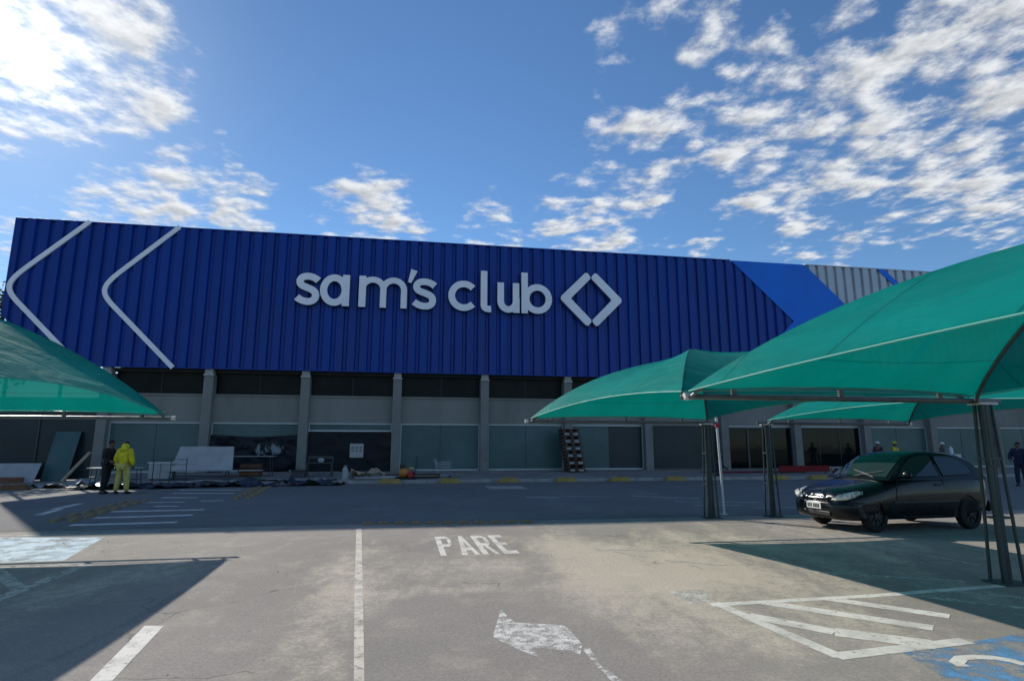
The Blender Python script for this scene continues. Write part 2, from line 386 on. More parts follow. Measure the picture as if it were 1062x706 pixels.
# cloud banks: centre direction, angular radius (deg), weight
banks = [(60,25,8.5,1.0),(125,65,5.8,.95),(20,95,5,.75),(155,100,3.5,.6),(205,222,6.2,.98),(140,224,5.0,.9),(60,198,3,.55),(5,265,4.5,.75),
 (385,230,5.4,.95),(225,2,2.0,.5),(510,238,3.6,.75),(605,238,5.5,.88),(655,170,5.6,.9),(705,125,4,.8),(785,95,5.4,.92),(720,22,4.4,.92),(650,42,3.2,.7),
 (628,87,1.7,.7),(885,42,3.8,.85),(805,15,1.6,.55),(805,155,6.5,.95),(880,160,5.4,.9),(900,98,4.6,.85),(1010,40,6.8,1.0),(1030,140,7.5,1.0),(960,190,5.5,.85),(845,256,3.6,.85),(720,262,3.6,.6),(1050,215,4,.8),(745,195,3,.6)]
tot = None
for (px, py, rad, wt) in banks:
    d = raydir(px, py)
    dot = nt.nodes.new('ShaderNodeVectorMath'); dot.operation = 'DOT_PRODUCT'; nt.links.new(D, dot.inputs[0]); dot.inputs[1].default_value = d
    mr = nt.nodes.new('ShaderNodeMapRange'); mr.interpolation_type = 'SMOOTHSTEP'
    nt.links.new(dot.outputs['Value'], mr.inputs[0]); mr.inputs[1].default_value = math.cos(R(rad*1.35)); mr.inputs[2].default_value = math.cos(R(rad*.55)); mr.inputs[4].default_value = wt
    tot = mr.outputs[0] if tot is None else math_n(nt, 'MAXIMUM', tot, mr.outputs[0])
# elsewhere in the sky (behind the viewer) ordinary scattered cloud
back = math_n(nt, 'MULTIPLY', ramp(nt, math_n(nt, 'MULTIPLY', sep.outputs[1], -1), -.1, .3), ramp(nt, noise(nt, pv, .9, 3), .45, .62))
tot = math_n(nt, 'MAXIMUM', tot, back)
def cloudn(off):
    mp = nt.nodes.new('ShaderNodeMapping'); nt.links.new(pv, mp.inputs[0]); mp.inputs['Location'].default_value = off
    an = nd(nt, 'ShaderNodeTexNoise', Scale=4.4, Detail=8.0, Roughness=.63, noise_dimensions='2D'); nt.links.new(mp.outputs[0], an.inputs['Vector']); a = an.outputs['Fac']
    v = nt.nodes.new('ShaderNodeTexVoronoi'); v.voronoi_dimensions = '2D'; v.feature = 'F1'; v.inputs['Scale'].default_value = 8.0
    wn = nd(nt, 'ShaderNodeTexNoise', Scale=9.0, Detail=2.0, noise_dimensions='2D'); nt.links.new(mp.outputs[0], wn.inputs['Vector'])
    sc2 = nt.nodes.new('ShaderNodeVectorMath'); sc2.operation = 'SCALE'; sc2.inputs['Scale'].default_value = .10; nt.links.new(wn.outputs['Color'], sc2.inputs[0])
    ad = nt.nodes.new('ShaderNodeVectorMath'); ad.operation = 'ADD'; nt.links.new(mp.outputs[0], ad.inputs[0]); nt.links.new(sc2.outputs[0], ad.inputs[1])
    nt.links.new(ad.outputs[0], v.inputs['Vector'])
    puff = math_n(nt, 'MULTIPLY', math_n(nt, 'SUBTRACT', .55, v.outputs['Distance']), .18)
    return math_n(nt, 'ADD', a, puff)
n0 = cloudn((0, 0, 0)); n1 = cloudn((-sd.x*.05, -sd.y*.05, 0))
dens0 = math_n(nt, 'ADD', n0, math_n(nt, 'MULTIPLY', math_n(nt, 'SUBTRACT', tot, 1.0), .42))
cov = ramp(nt, dens0, .36, .66)
light = math_n(nt, 'ADD', .84, math_n(nt, 'MULTIPLY', math_n(nt, 'SUBTRACT', n0, n1), 1.6))
light = math_n(nt, 'SUBTRACT', light, math_n(nt, 'MULTIPLY', ramp(nt, dens0, .55, .85), .18))
light = math_n(nt, 'MAXIMUM', math_n(nt, 'MINIMUM', light, 1.02), .66)
dsun = nt.nodes.new('ShaderNodeVectorMath'); dsun.operation = 'DOT_PRODUCT'; nt.links.new(D, dsun.inputs[0]); dsun.inputs[1].default_value = sd
gl1 = math_n(nt, 'POWER', math_n(nt, 'MAXIMUM', dsun.outputs['Value'], 0), 60)
gl2 = math_n(nt, 'POWER', math_n(nt, 'MAXIMUM', dsun.outputs['Value'], 0), 420)
light = math_n(nt, 'ADD', math_n(nt, 'MULTIPLY', light, .80), math_n(nt, 'ADD', math_n(nt, 'MULTIPLY', gl1, .16), math_n(nt, 'MULTIPLY', gl2, 1.0)))
cc = nt.nodes.new('ShaderNodeMix'); cc.data_type = 'RGBA'; cc.blend_type = 'MULTIPLY'; cc.inputs[0].default_value = 1
cmb2 = nt.nodes.new('ShaderNodeCombineXYZ')
for i in range(3): nt.links.new(light, cmb2.inputs[i])
nt.links.new(cmb2.outputs[0], cc.inputs[6]); cc.inputs[7].default_value = (.96, .98, 1.0, 1)
skc = nt.nodes.new('ShaderNodeVectorMath'); skc.operation = 'MULTIPLY'; nt.links.new(sky.outputs[0], skc.inputs[0]); skc.inputs[1].default_value = (.080, .103, .121)
sk2 = nt.nodes.new('ShaderNodeVectorMath'); sk2.operation = 'ADD'; nt.links.new(skc.outputs[0], sk2.inputs[0])
gl3 = math_n(nt, 'SUBTRACT', 1.0, math_n(nt, 'MULTIPLY', math_n(nt, 'POWER', math_n(nt, 'MAXIMUM', dsun.outputs['Value'], 0), 9), .22))
att = nt.nodes.new('ShaderNodeVectorMath'); att.operation = 'SCALE'; nt.links.new(skc.outputs[0], att.inputs[0]); nt.links.new(gl3, att.inputs['Scale']); nt.links.new(att.outputs[0], sk2.inputs[0])
halo = nt.nodes.new('ShaderNodeCombineXYZ')
for i, k in enumerate((.16, .16, .15)): nt.links.new(math_n(nt, 'MULTIPLY', gl1, k), halo.inputs[i])
nt.links.new(halo.outputs[0], sk2.inputs[1])
fin = nt.nodes.new('ShaderNodeMix'); fin.data_type = 'RGBA'
nt.links.new(math_n(nt, 'MULTIPLY', cov, .94), fin.inputs[0]); nt.links.new(sk2.outputs[0], fin.inputs[6]); nt.links.new(cc.outputs[2], fin.inputs[7])
nt.links.new(fin.outputs[2], bg.inputs['Color']); bg.inputs['Strength'].default_value = 1.10
nt.links.new(bg.outputs[0], out.inputs[0])
W.cycles.sampling_method = 'MANUAL'; W.cycles.sample_map_resolution = 1024
sc.view_settings.view_transform = 'Standard'; sc.view_settings.look = 'None'; sc.view_settings.exposure = 0

# ------------------------------------------------------------------ ground, road, pavement
def struct(mb, name, mat, **kw): return tag(mb.build(name, mat, world=True, **kw), kind='structure')
struct(MB().quad((-1500,-1500,0),(1500,-1500,0),(1500,3000,0),(-1500,3000,0)), 'ground', 'lot')
struct(MB().quad((-300,13.35,.004),(300,13.35,.004),(300,27.75,.004),(-300,27.75,.004)), 'road', 'road')
kb = MB()
u = -14.0
while u < 90:
    kb.box(u+.006, u+.994, 27.7, 27.86, .0, .15); u += 1.0
struct(kb, 'kerb', 'kerb', bevel=.01)
pv_ = MB(); pv_.add([(-14,27.86,.145),(95,27.86,.145),(95,33.2,.36),(-14,33.2,.36),(-14,27.86,0),(-14,33.2,0)], [(0,1,2,3),(0,3,5,4)])
struct(pv_, 'pavement', 'walk')
struct(MB().add([(-60,28.2,.006),(-14.0,27.4,.006),(-14,34,.006),(-60,34,.006)], [(0,1,2,3)]), 'forecourt', 'walk')

# ------------------------------------------------------------------ road markings
def mark(polys, name, mat, z=.0015):
    mb = MB()
    for p in polys: mb.poly([(a, b, z+.0001*len(mb.f)) for a, b in p])
    return struct(mb, name, mat)
def pline(a, b, wd):
    a, b = G(*a), G(*b); d = Vector((b[0]-a[0], b[1]-a[1])).normalized(); n = Vector((-d.y, d.x))*wd/2
    return [(a[0]-n.x, a[1]-n.y), (b[0]-n.x, b[1]-n.y), (b[0]+n.x, b[1]+n.y), (a[0]+n.x, a[1]+n.y)]
def ppoly(*pts): return [G(*p) for p in pts]
# PARE
def letter_polys(ch):
    t = .29
    if ch == 'P': return [[(0,0),(t,0),(t,1),(0,1)], [(t,.86),(.8,.86),(.62,1),(t,1)], [(.62,.55),(.82,.62),(.82,.86),(.62,.86)], [(t,.42),(.62,.42),(.8,.55),(t,.55)]]
    if ch == 'A': return [[(0,0),(t,0),(.52,1),(.32,1)], [(.66,0),(.88,0),(.52,1),(.40,.86)], [(.18,.22),(.70,.22),(.66,.36),(.22,.36)]]
    if ch == 'R': return letter_polys('P') + [[(.62,0),(.84,0),(.56,.42),(.36,.42)]]
    if ch == 'E': return [[(0,0),(t,0),(t,1),(0,1)], [(t,0),(.78,0),(.78,.14),(t,.14)], [(t,.43),(.64,.43),(.64,.57),(t,.57)], [(t,.86),(.76,.86),(.76,1),(t,1)]]
pl = []
for i, ch in enumerate('PARE'):
    u0 = .58+i*.315*1.02
    for k, q in enumerate(letter_polys(ch)): pl.append([(u0+x*.31, 9.33+y*1.95) for x, y in q])
mark(pl, 'road_lettering', M['paint'])
mark([ppoly((367,706),(367.5,620),(369.5,548),(375,548),(376.5,620),(378,706))], 'centre_line', 'paint_line')
mark([ppoly((150,648.5),(170,648.5),(116,706),(93,706)), ppoly((60,742),(84,742),(60,770),(30,770))], 'lane_dash', 'paint')
mark([ppoly((519.5,632),(512,656),(512,661),(535,672),(557.5,681),(553,672),(563,671.5),(584,674),(602,678),(604,668),(590,652),(584,648),(540,645.5),(533,645)),
      ppoly((604,673),(620,691),(640,712),(658,724),(678,722),(648,708),(622,688),(612,672))], 'turn_arrow', paint('arrow_paint', (.76, .73, .67), .53, 7))
mark([pline((741,624.5),(872,681),.13), pline((737,627),(906,617.5),.12), pline((906,617.5),(1062,605.5),.12), pline((1062,605.5),(1130,600),.12), pline((866,680.5),(1003,664),.15),
      pline((776,638),(866,655),.20), pline((866,655),(968,668),.26), pline((792,624.5),(968,651),.20), pline((855,620),(985,639),.19)], 'hatched_bay_lines', 'paint')
mark([ppoly((692,613),(729,611),(738,624),(715,626))], 'paint_square', 'paint_pale')
mark([pline((945,617),(1075,632),.12), pline((990,613),(1075,621),.10), pline((843,593),(1001,603),.12), pline((904,564.5),(1026,588),.07), pline((700,565.5),(812,561),.08), pline((812,561),(990,553),.08),
      pline((810,545),(872,558.5),.09), pline((618,570),(690,570.5),.09), pline((690,581),(755,586),.07), pline((636,571.5),(668,577),.07)], 'parking_lines', 'paint_pale', .0024)
bl = mark([ppoly((935,676),(1003,666),(1062,656),(1160,690),(1200,770),(1000,770),(985,706))], 'blue_bay', 'paint_blue', .0008)
wc = [G(1000+x, 681+y) for x, y in [(0,10),(-8,6),(-3,1),(14,0),(32,1),(50,4),(64,8)]]
mb = MB(); wv_ = []
for i, a in enumerate(wc):
    p, q = wc[max(i-1, 0)], wc[min(i+1, len(wc)-1)]
    d = Vector((q[0]-p[0], q[1]-p[1])).normalized(); n = Vector((-d.y, d.x))*.05
    wv_ += [(a[0]-n.x, a[1]-n.y, .0026), (a[0]+n.x, a[1]+n.y, .0026)]
mb.add(wv_, [(2*i, 2*i+2, 2*i+3, 2*i+1) for i in range(len(wc)-1)])
struct(mb, 'wheelchair_symbol', 'paint')
mark([ppoly((0,557),(108,557),(66,581),(-20,584),(-140,588),(-120,556))], 'pale_bay', 'paint_lblue', .0010)
mark([pline((-60,557),(162,551.5),.12), pline((-50,590),(92,584.5),.13), pline((90,585),(-20,628),.16), pline((-10,586),(22,612),.16)], 'left_bay_lines', 'paint_pale', .0022)
z1 = [pline((28+x0*1.0, y0), (x1, y1), .28) for x0, y0, x1, y1 in [(45,544.5,183,541.5),(70,537,200,534),(88,530.5,212,528.5)]]
z1 += [pline((152,521),(192,520.5),.2), pline((168,516),(204,516),.3), pline((178,511.5),(243,511.5),.3), pline((186,508),(250,508),.3), pline((160,525),(185,525),.2), pline((208,519.5),(232,519),.2), pline((40,534),(62,528),.2), pline((56,528),(84,522),.2)]
mark(z1, 'crossing_stripes', 'paint', .0056)
mark([pline((545,515.5),(578,516),.3), pline((578,514.5),(636,514.5),.12), pline((655,514),(725,517),.22), pline((700,520),(790,521),.14), pline((660,511.5),(682,512),.2), pline((718,524),(770,524),.16),
      pline((780,527),(830,526),.12), ppoly((502,504),(540,504),(548,507),(508,507)), pline((556,543.8),(790,540.5),.06)], 'road_arrows', 'paint_pale', .0056)

# raised studs
sm = MB(); sm.add([(-.14,-.1,0),(.14,-.1,0),(.14,.1,0),(-.14,.1,0),(-.09,-.06,.055),(.09,-.06,.055),(.09,.06,.055),(-.09,.06,.055)],
    [(0,3,2,1),(4,5,6,7),(0,1,5,4),(1,2,6,5),(2,3,7,6),(3,0,4,7)]).box(-.05,.05,-.085,-.066,.012,.03)
def stud_row(pts, label, group, rot=0):
    first = None
    for (u, w) in pts:
        if first is None:
            first = single(sm, 'road_stud', 'stud', label, 'road stud', u, w, .003, rot, group, bevel=.012)
        else: copy_thing(first, u, w, .003, rot)
stud_row([(-.72+i*.335, 13.30-.028*i) for i in range(11)], 'yellow raised stud in the short row on the road edge by the word PARE', 'yellow studs along the stop line')
r1 = []
for i in range(13):
    for k in (0, 1): r1.append((-7.45-.045*i+k*.36-(i % 2)*.1, 14.9+i*.42))
stud_row(r1, 'dirty yellow raised stud in the double row at the near left zebra crossing', 'yellow studs beside the near zebra crossing', R(90))
r2 = []
for i in range(13):
    for k in (0, 1): r2.append((-5.15-.045*i+k*.36-(i % 2)*.1, 20.4+i*.45))
stud_row(r2, 'yellow raised stud in the double row running up to the boards on the pavement', 'yellow studs near the pavement', R(90))

# yellow kerb blocks
def kerb_block(mat, u, w, label, group=None):
    b = MB(); L, Wd, h = .53, .20, .21
    b.add([(-L,-Wd,0),(L,-Wd,0),(L,Wd*.6,0),(-L,Wd*.6,0),(-L+.16,-Wd+.09,h),(L-.16,-Wd+.09,h),(L-.16,Wd*.6-.04,h),(-L+.16,Wd*.6-.04,h)],
        [(0,3,2,1),(4,5,6,7),(0,1,5,4),(1,2,6,5),(2,3,7,6),(3,0,4,7)])
    return single(b, 'kerb_block', mat, label, 'kerb block', u, w, .004, 0, group, bevel=.02)
kg = 'yellow concrete blocks along the kerb'
labs = ['yellow kerb block in front of the orange plate compactor', 'yellow kerb block in front of the wire trolley', 'yellow kerb block with bare pavement behind it, before the first clean frosted pane',
 'yellow kerb block just left of the pallet stack', 'yellow kerb block just right of the pallet stack', 'yellow kerb block left of the slim lattice columns and white pole', 'yellow kerb block between the lattice columns and the red mat', 'yellow kerb block in front of the red mat beside the car bonnet']
for i, (u, l) in enumerate(zip([-.58, 2.06, 4.74, 7.45, 10.1, 12.9, 18.45, 20.6], labs)): kerb_block('yellow', u, 27.5, l, kg)
kerb_block('brown', -14.5, 26.0, 'unpainted brown concrete wheel stop lying in the sun at far left')

# ------------------------------------------------------------------ the store
FB, FT, ZM = 5.58, 12.97, 9.27
PITCHC = 4.765; C0 = -14.79
store = thing('store_building', 'long warehouse store with corrugated blue fascia over a glazed ground floor', 'building', 0, 32.5, 0)
KS = 1.06
def strips(ua, ub):
    per = [(0,-.10),(.38,-.10),(.44,.03),(.575,.03),(.64,-.10)]; pitch = .64
    k0 = int(math.floor(ua/pitch))-1; u = k0*pitch; res = []
    while u < ub:
        for (a, ya), (b, yb) in zip(per[:-1], per[1:]):
            x0, x1 = u+a, u+b
            if x1 <= ua or x0 >= ub: continue
            res.append((x0, ya, x1, yb))
        u += pitch
    return res
def cut(x): return max(FB, 8.0-(x+19.7)*2.42/3.1)   # the lower left corner of the fascia is cut off
mb = MB()
for (x0, ya, x1, yb) in strips(-19.65, 23.7):
    x0c = max(x0, -19.69); zl0, zl1 = cut(x0c), cut(x1); h0 = min(FT-ZM, max(0, (23.65-x0c)/KS)); h1 = min(FT-ZM, max(0, (23.65-x1)/KS))
    mb.quad((x0c, ya-.05, max(ZM-h0, zl0)), (x1, yb-.05, max(ZM-h1, zl1)), (x1, yb-.05, ZM+h1), (x0c, ya-.05, ZM+h0))
mb.build('blue_cladding', 'blue', store)
mb = MB()
for (x0, ya, x1, yb) in strips(24.3, 46):
    h0 = min(FT-ZM, max(0, (28.5-x0)/KS)); h1 = min(FT-ZM, max(0, (28.5-x1)/KS))
    if h0 < FT-ZM or h1 < FT-ZM:
        mb.quad((x0, ya-.05, ZM+h0), (x1, yb-.05, ZM+h1), (x1, yb-.05, FT), (x0, ya-.05, FT))
        mb.quad((x0, ya-.05, FB), (x1, yb-.05, FB), (x1, yb-.05, ZM-h1), (x0, ya-.05, ZM-h0))
mb.build('grey_cladding', 'grey_sheet', store)
def chevron(u0, wd, tipd, y, th, name, mat):
    b = MB()
    for s_ in (1, -1):
        zt = ZM+s_*(FT-ZM+.01)
        b.prism([(u0, y, zt), (u0+wd, y, zt), (u0+wd+tipd, y, ZM), (u0+tipd, y, ZM)], (0, th, 0))
    return b.build(name, mat, store)
chevron(19.55, 5.05, 3.98, -.19, .06, 'bright_blue_chevron', 'bright_blue')
chevron(29.85, .55, 3.98, -.19, .06, 'thin_blue_chevron', 'bright_blue')
MB().prism([(-19.7,.01,8.0),(-16.6,.01,FB),(46,.01,FB),(46,.01,FT-.02),(-19.7,.01,FT-.02)], (0,.34,0)).build('fascia_core', 'steel', store)
b = MB(); b.box(-19.74, 19.5, -.17, .40, FT, FT+.07); b.build('coping', 'blue', store, bevel=.01)
b = MB(); b.box(24.65, 46, -.17, .40, FT, FT+.07); b.build('coping', 'grey_sheet', store, bevel=.01)
b = MB(); b.box(-19.74, -19.67, -.16, .36, 8.0, FT); b.build('corner_trim', 'blue', store)
b = MB(); b.box(-16.6, 22, -.15, -.02, FB-.04, FB-.003); b.rbar((-19.7,-.08,7.97),(-16.6,-.08,FB-.03),.13,.04); b.build('bottom_trim', 'blue', store)
# body
b = MB(); b.box(-14.6, 46, .95, 40, .2, 12.2); b.build('body', 'render', store)
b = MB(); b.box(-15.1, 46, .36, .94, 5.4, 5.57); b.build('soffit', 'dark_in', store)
ncol = 13
kinds = {0:'teal',1:'sheet',2:'sheet2',3:'teal',4:'teal',5:'pane2',6:'dark',7:'door',8:'clear',9:'teal',10:'teal',11:'teal'}
for i in range(ncol):
    u = C0+i*PITCHC
    b = MB(); b.box(u-.23, u+.23, .02, .94, .2, 5.3); b.build('column', 'column', store, bevel=.015)
    b = MB(); b.box(u-.19, u+.19, -.02, .5, 5.3, 5.575); b.box(u-.25, u+.25, -.03, -.0, 5.22, 5.30); b.tube([(u, -.07, 5.42), (u, -.02, 5.42)], .06, 8); b.build('column_bracket', 'bracket', store)
    if i == ncol-1: break
    a, e = u+.23, u+PITCHC-.23
    b = MB(); b.box(a, e, .45, .75, 2.85, 4.30); b.box(a, e, .38, .45, 4.22, 4.30); b.build('wall_panel', 'render', store)
    b = MB(); b.box(a, e, .62, .66, 4.30, 5.4); g = b.build('upper_window', 'hi_glass', store)
    MB().box(a+(e-a)*.5-.02, a+(e-a)*.5+.02, .59, .618, 4.32, 5.4).build('mullion', 'black', g)
    kd = kinds[i]
    fz = .38
    fr = MB(); fr.box(a, e, .40, .52, 2.78, 2.85); fr.box(a, a+.06, .40, .52, fz, 2.78); fr.box(e-.06, e, .40, .52, fz, 2.78); fr.box(a+.06, e-.06, .40, .52, fz-.1, fz+.05)
    b = MB()
    if kd == 'teal':
        b.box(a+.06, e-.06, .47, .50, fz+.05, 2.78); gg = b.build('frosted_window', 'teal_glass', store); fr.build('frame', 'frame', gg)
        b2 = MB(); b2.box((a+e)/2-.012, (a+e)/2+.012, .458, .468, fz+.05, 2.78); b2.build('joint', 'steel', gg)
    elif kd in ('sheet', 'sheet2'):
        top = 2.25 if kd == 'sheet' else 2.42
        b.box(a+.06, e-.06, .47, .50, fz+.05, 2.78); gg = b.build('frosted_window', 'teal_glass', store); fr.build('frame', 'frame', gg)
        from mathutils import noise as mn
        sh = MB(); nx, nz = 50, 22; vs = []; fs = []
        for z_ in range(nz+1):
            for x_ in range(nx+1):
                X = a+.02+(e-a-.04)*x_/nx; Z = fz-.03+(top-fz)*z_/nz
                if z_ == nz: Z += -.10*math.sin(math.pi*x_/nx)**2 if kd == 'sheet' else 0
                amp = .10 if kd == 'sheet' else .02
                vs.append((X, .34+amp*(mn.fractal(Vector((X*1.2, Z*1.6, i)), .9, 2, 4))*min(1, (nz-z_)/4+.1), Z))
        for z_ in range(nz):
            for x_ in range(nx): fs.append((z_*(nx+1)+x_, z_*(nx+1)+x_+1, (z_+1)*(nx+1)+x_+1, (z_+1)*(nx+1)+x_))
        sh.add(vs, fs); so_ = sh.build('plastic_sheet', 'plastic_spots' if kd == 'sheet' else 'plastic', store, smooth=60)
        if kd == 'sheet2':
            b2 = MB(); b2.box(a, e, .36, .40, 2.42, 2.48); b2.build('batten', 'white', so_)
    elif kd == 'pane2':
        m_ = a+(e-a)*.52
        b.box(a+.06, m_, .47, .50, fz+.05, 2.78); gg = b.build('frosted_window', 'teal_glass', store); fr.build('frame', 'frame', gg)
        b = MB(); b.box(m_+.002, e-.06, .475, .50, fz+.05, 2.78); b.build('clear_window', 'grey_glass', store)
    elif kd == 'dark':
        b.box(a+.06, e-.06, .47, .50, fz+.05, 2.78); gg = b.build('dark_window', 'grey_glass', store); fr.build('frame', 'steel', gg)
    elif kd == 'door':
        third = (e-a)/3
        for k in range(3):
            b = MB(); b.box(a+.06+third*k, a+third*(k+1)-.06, .47+(.25 if k == 1 else 0), .50+(.25 if k == 1 else 0), fz, 2.72)
            d_ = b.build('sliding_door' if k == 1 else 'door_sidelight', 'clear_dark', store)
            b = MB()
            for x_ in (a+.03+third*k, a+third*(k+1)-.03): b.box(x_-.03, x_+.03, .42, .54, fz, 2.70)
            b.box(a+third*k, a+third*(k+1), .42, .54, 2.70, 2.78)
            b.build('frame', 'steel', d_)
        fr = MB(); fr.box(a, e, .40, .52, 2.78, 2.85); fr.build('door_header', 'frame', store)
    else:
        b.box(a+.06, e-.06, .47, .50, fz+.05, 2.78); gg = b.build('clear_window', 'clear_dark', store); fr.build('frame', 'frame', gg)
        for k in (1, 2): MB().box(a+(e-a)*k/3-.02, a+(e-a)*k/3+.02, .45, .468, fz+.05, 2.78).build('mullion', 'steel', gg)
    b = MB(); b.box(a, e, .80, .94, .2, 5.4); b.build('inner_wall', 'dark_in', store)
# screen under the left end of the fascia, posts carrying it
b = MB(); b.box(-22.4, -15.15, .30, .36, .05, 3.90); g = b.build('dark_screen', 'grey_glass', store)
b = MB(); b.box(-22.4, -15.1, .24, .42, 3.90, 4.02)
for x_ in (-22.4, -20.1, -17.6): b.box(x_-.04, x_+.04, .24, .42, .0, 3.90)
b.build('frame', 'steel', g)
for x_ in (-19.45, -17.0):
    b = MB(); b.box(x_-.06, x_+.06, .42, .54, 0, FT-.3); b.build('post', 'steel', store)

# white chevron trims on the fascia
def ribbon(pts, wd, y0, y1):
    """flat stroke along (u,z) points, thickness from y0 (front) to y1"""
    n = len(pts); L = []; Rr = []
    for i, (x, z) in enumerate(pts):
        a = Vector(pts[max(i-1, 0)]); b_ = Vector(pts[min(i+1, n-1)]); d = (b_-a).normalized(); nn = Vector((-d.y, d.x))
        w_ = wd[i] if isinstance(wd, list) else wd
        L.append((x+nn.x*w_/2, z+nn.y*w_/2)); Rr.append((x-nn.x*w_/2, z-nn.y*w_/2))
    vs = []; fs = []
    for i in range(n):
        vs += [(L[i][0], y0, L[i][1]), (Rr[i][0], y0, Rr[i][1]), (L[i][0], y1, L[i][1]), (Rr[i][0], y1, Rr[i][1])]
    for i in range(n-1):
        a = i*4; c = a+4
        fs += [(a, a+1, c+1, c), (a+2, c+2, c+3, a+3), (a, c, c+2, a+2), (a+1, a+3, c+3, c+1)]
    fs += [(0, 2, 3, 1), ((n-1)*4, (n-1)*4+1, (n-1)*4+3, (n-1)*4+2)]
    return vs, fs
def bez(p0, p1, p2, p3, n=10):
    return [tuple((1-t)**3*a+3*(1-t)**2*t*b+3*(1-t)*t*t*c+t**3*d for a, b, c, d in zip(p0, p1, p2, p3)) for t in [i/n for i in range(n+1)]]
def trim(du):
    pts = [(-12.05+du, FT+.06), (-14.55+du, 10.52)] + bez((-14.55+du, 10.52), (-15.45+du, 9.62), (-15.45+du, 9.33), (-14.75+du, 8.62), 12)[1:] + [(-11.70+du, FB-.02)]
    v, f = ribbon(pts, .23, -.22, -.14); MB().add(v, f).build('white_trim', 'sign_white', store)
trim(0); trim(-4.28)

# ------------------------------------------------------------------ sign
sign = thing('store_sign', 'large raised white lettering sign with open diamond emblem on the blue fascia', 'sign', 0, 32.5, 0)
def arc(cx, cz, rx, rz, a0, a1, n=28):
    return [(cx+rx*math.cos(R(a0+(a1-a0)*i/n)), cz+rz*math.sin(R(a0+(a1-a0)*i/n))) for i in range(n+1)]
T = .37
YF, YB = -.46, -.20
def letter(strokes, name='letter'):
    b = MB(); bs = MB()
    for k, s_ in enumerate(strokes):
        wd = T
        if isinstance(s_, tuple): s_, wd = s_
        v, f = ribbon(s_, wd, YF-.003*k, YB); b.add(v, f)
        v, f = ribbon(s_, [x+.03 for x in wd] if isinstance(wd, list) else wd+.01, YF+.04+.002*k, YB+.01+.002*k); bs.add(v, f)
    o = b.build(name, 'sign_white', sign, smooth=35)
    bs.build('letter_side', 'sign_side', o, smooth=35)
zb, zt = 9.04, 10.77
def s_path(u0, u1):
    m = (u0+u1)/2; h = T/2; w_ = (u1-u0)/2-h
    top, bot = zt-h, zb+h; mid = (top+bot)/2
    p = bez((u1-.12, top-.12), (u1-.45, top+.06), (m-.05, top+.04), (m-.12, top), 6)[:-1]
    p = bez((u1-.10, top-.20), (m+.25, top+.10), (m-w_-.05, top+.12), (m-w_+.02, top-.34), 12)
    p += bez((m-w_+.02, top-.34), (m-w_+.10, mid+.02), (m+w_-.06, mid+.10), (m+w_-.02, bot+.38), 14)[1:]
    p += bez((m+w_-.02, bot+.38), (m+w_+.04, bot-.10), (m-.20, bot-.12), (u0+.08, bot+.22), 12)[1:]
    return p
letter([s_path(-5.98, -4.74)])
h = T/2; zmid = (zb+zt)/2; rz = (zt-zb)/2-h
letter([arc(-3.99, zmid, .56, rz, 0, 360, 40), [(-3.39, zt), (-3.39, zb)]])
sm_ = [(-2.53, zt), (-2.53, zb)]
def arch(x0, x1):
    r = (x1-x0)/2; c = (x0+x1)/2
    return [(x0, zt-h-r-.05)] + arc(c, zt-h-r*.95, r, r*.95, 180, 0, 18) + [(x1, zb)]
letter([sm_, (arch(-2.53, -1.42), .33), (arch(-1.42, -.31), .33)])
letter([([(.22, 11.24), (-.02, 10.52)], [.36, .18])], 'apostrophe')
letter([s_path(.16, 1.46)])
letter([arc(2.98, zmid, .68, rz, 42, 318, 34)])
letter([[(4.11, 11.40), (4.11, zb+.42)] + bez((4.11, zb+.42), (4.11, zb+.20), (4.25, zb+.14), (4.52, zb+.17), 6)[1:]])
letter([[(5.06, zt), (5.06, zb+h+.50)] + arc(5.50, zb+h+.50, .44, .50, 180, 360, 18)[1:] + [(5.94, zt)], [(5.96, zmid), (5.96, zb)]])
letter([[(6.44, 11.42), (6.44, zb)], arc(7.19, zmid, .66, rz, 0, 360, 40)])
def logo(sgn):
    c = 10.39; g = .04
    b = MB(); bs = MB()
    for k, (y0, y1, off, mt) in enumerate(((YF, YB, 0, b), (YF+.04, YB+.01, .015, bs))):
        X = lambda x: c+sgn*(x)
        for s_ in (1, -1):
            Z = lambda z: zc0+s_*z
            zc0 = 10.03
            pts = [(X(1.83+off), y0, Z(0)), (X(1.80+off), y0, Z(.12)), (X(.36), y0, Z(1.55+off)), (X(.22), y0, Z(1.57+off)), (X(g), y0, Z(1.36)), (X(g-off), y0, Z(1.22)), (X(1.18-off), y0, Z(.06)), (X(1.20-off), y0, Z(0))]
            mt.prism(pts, (0, y1-y0, 0))
    o = b.build('emblem_chevron', 'sign_white', sign); bs.build('emblem_side', 'sign_side', o)
logo(-1); logo(1)

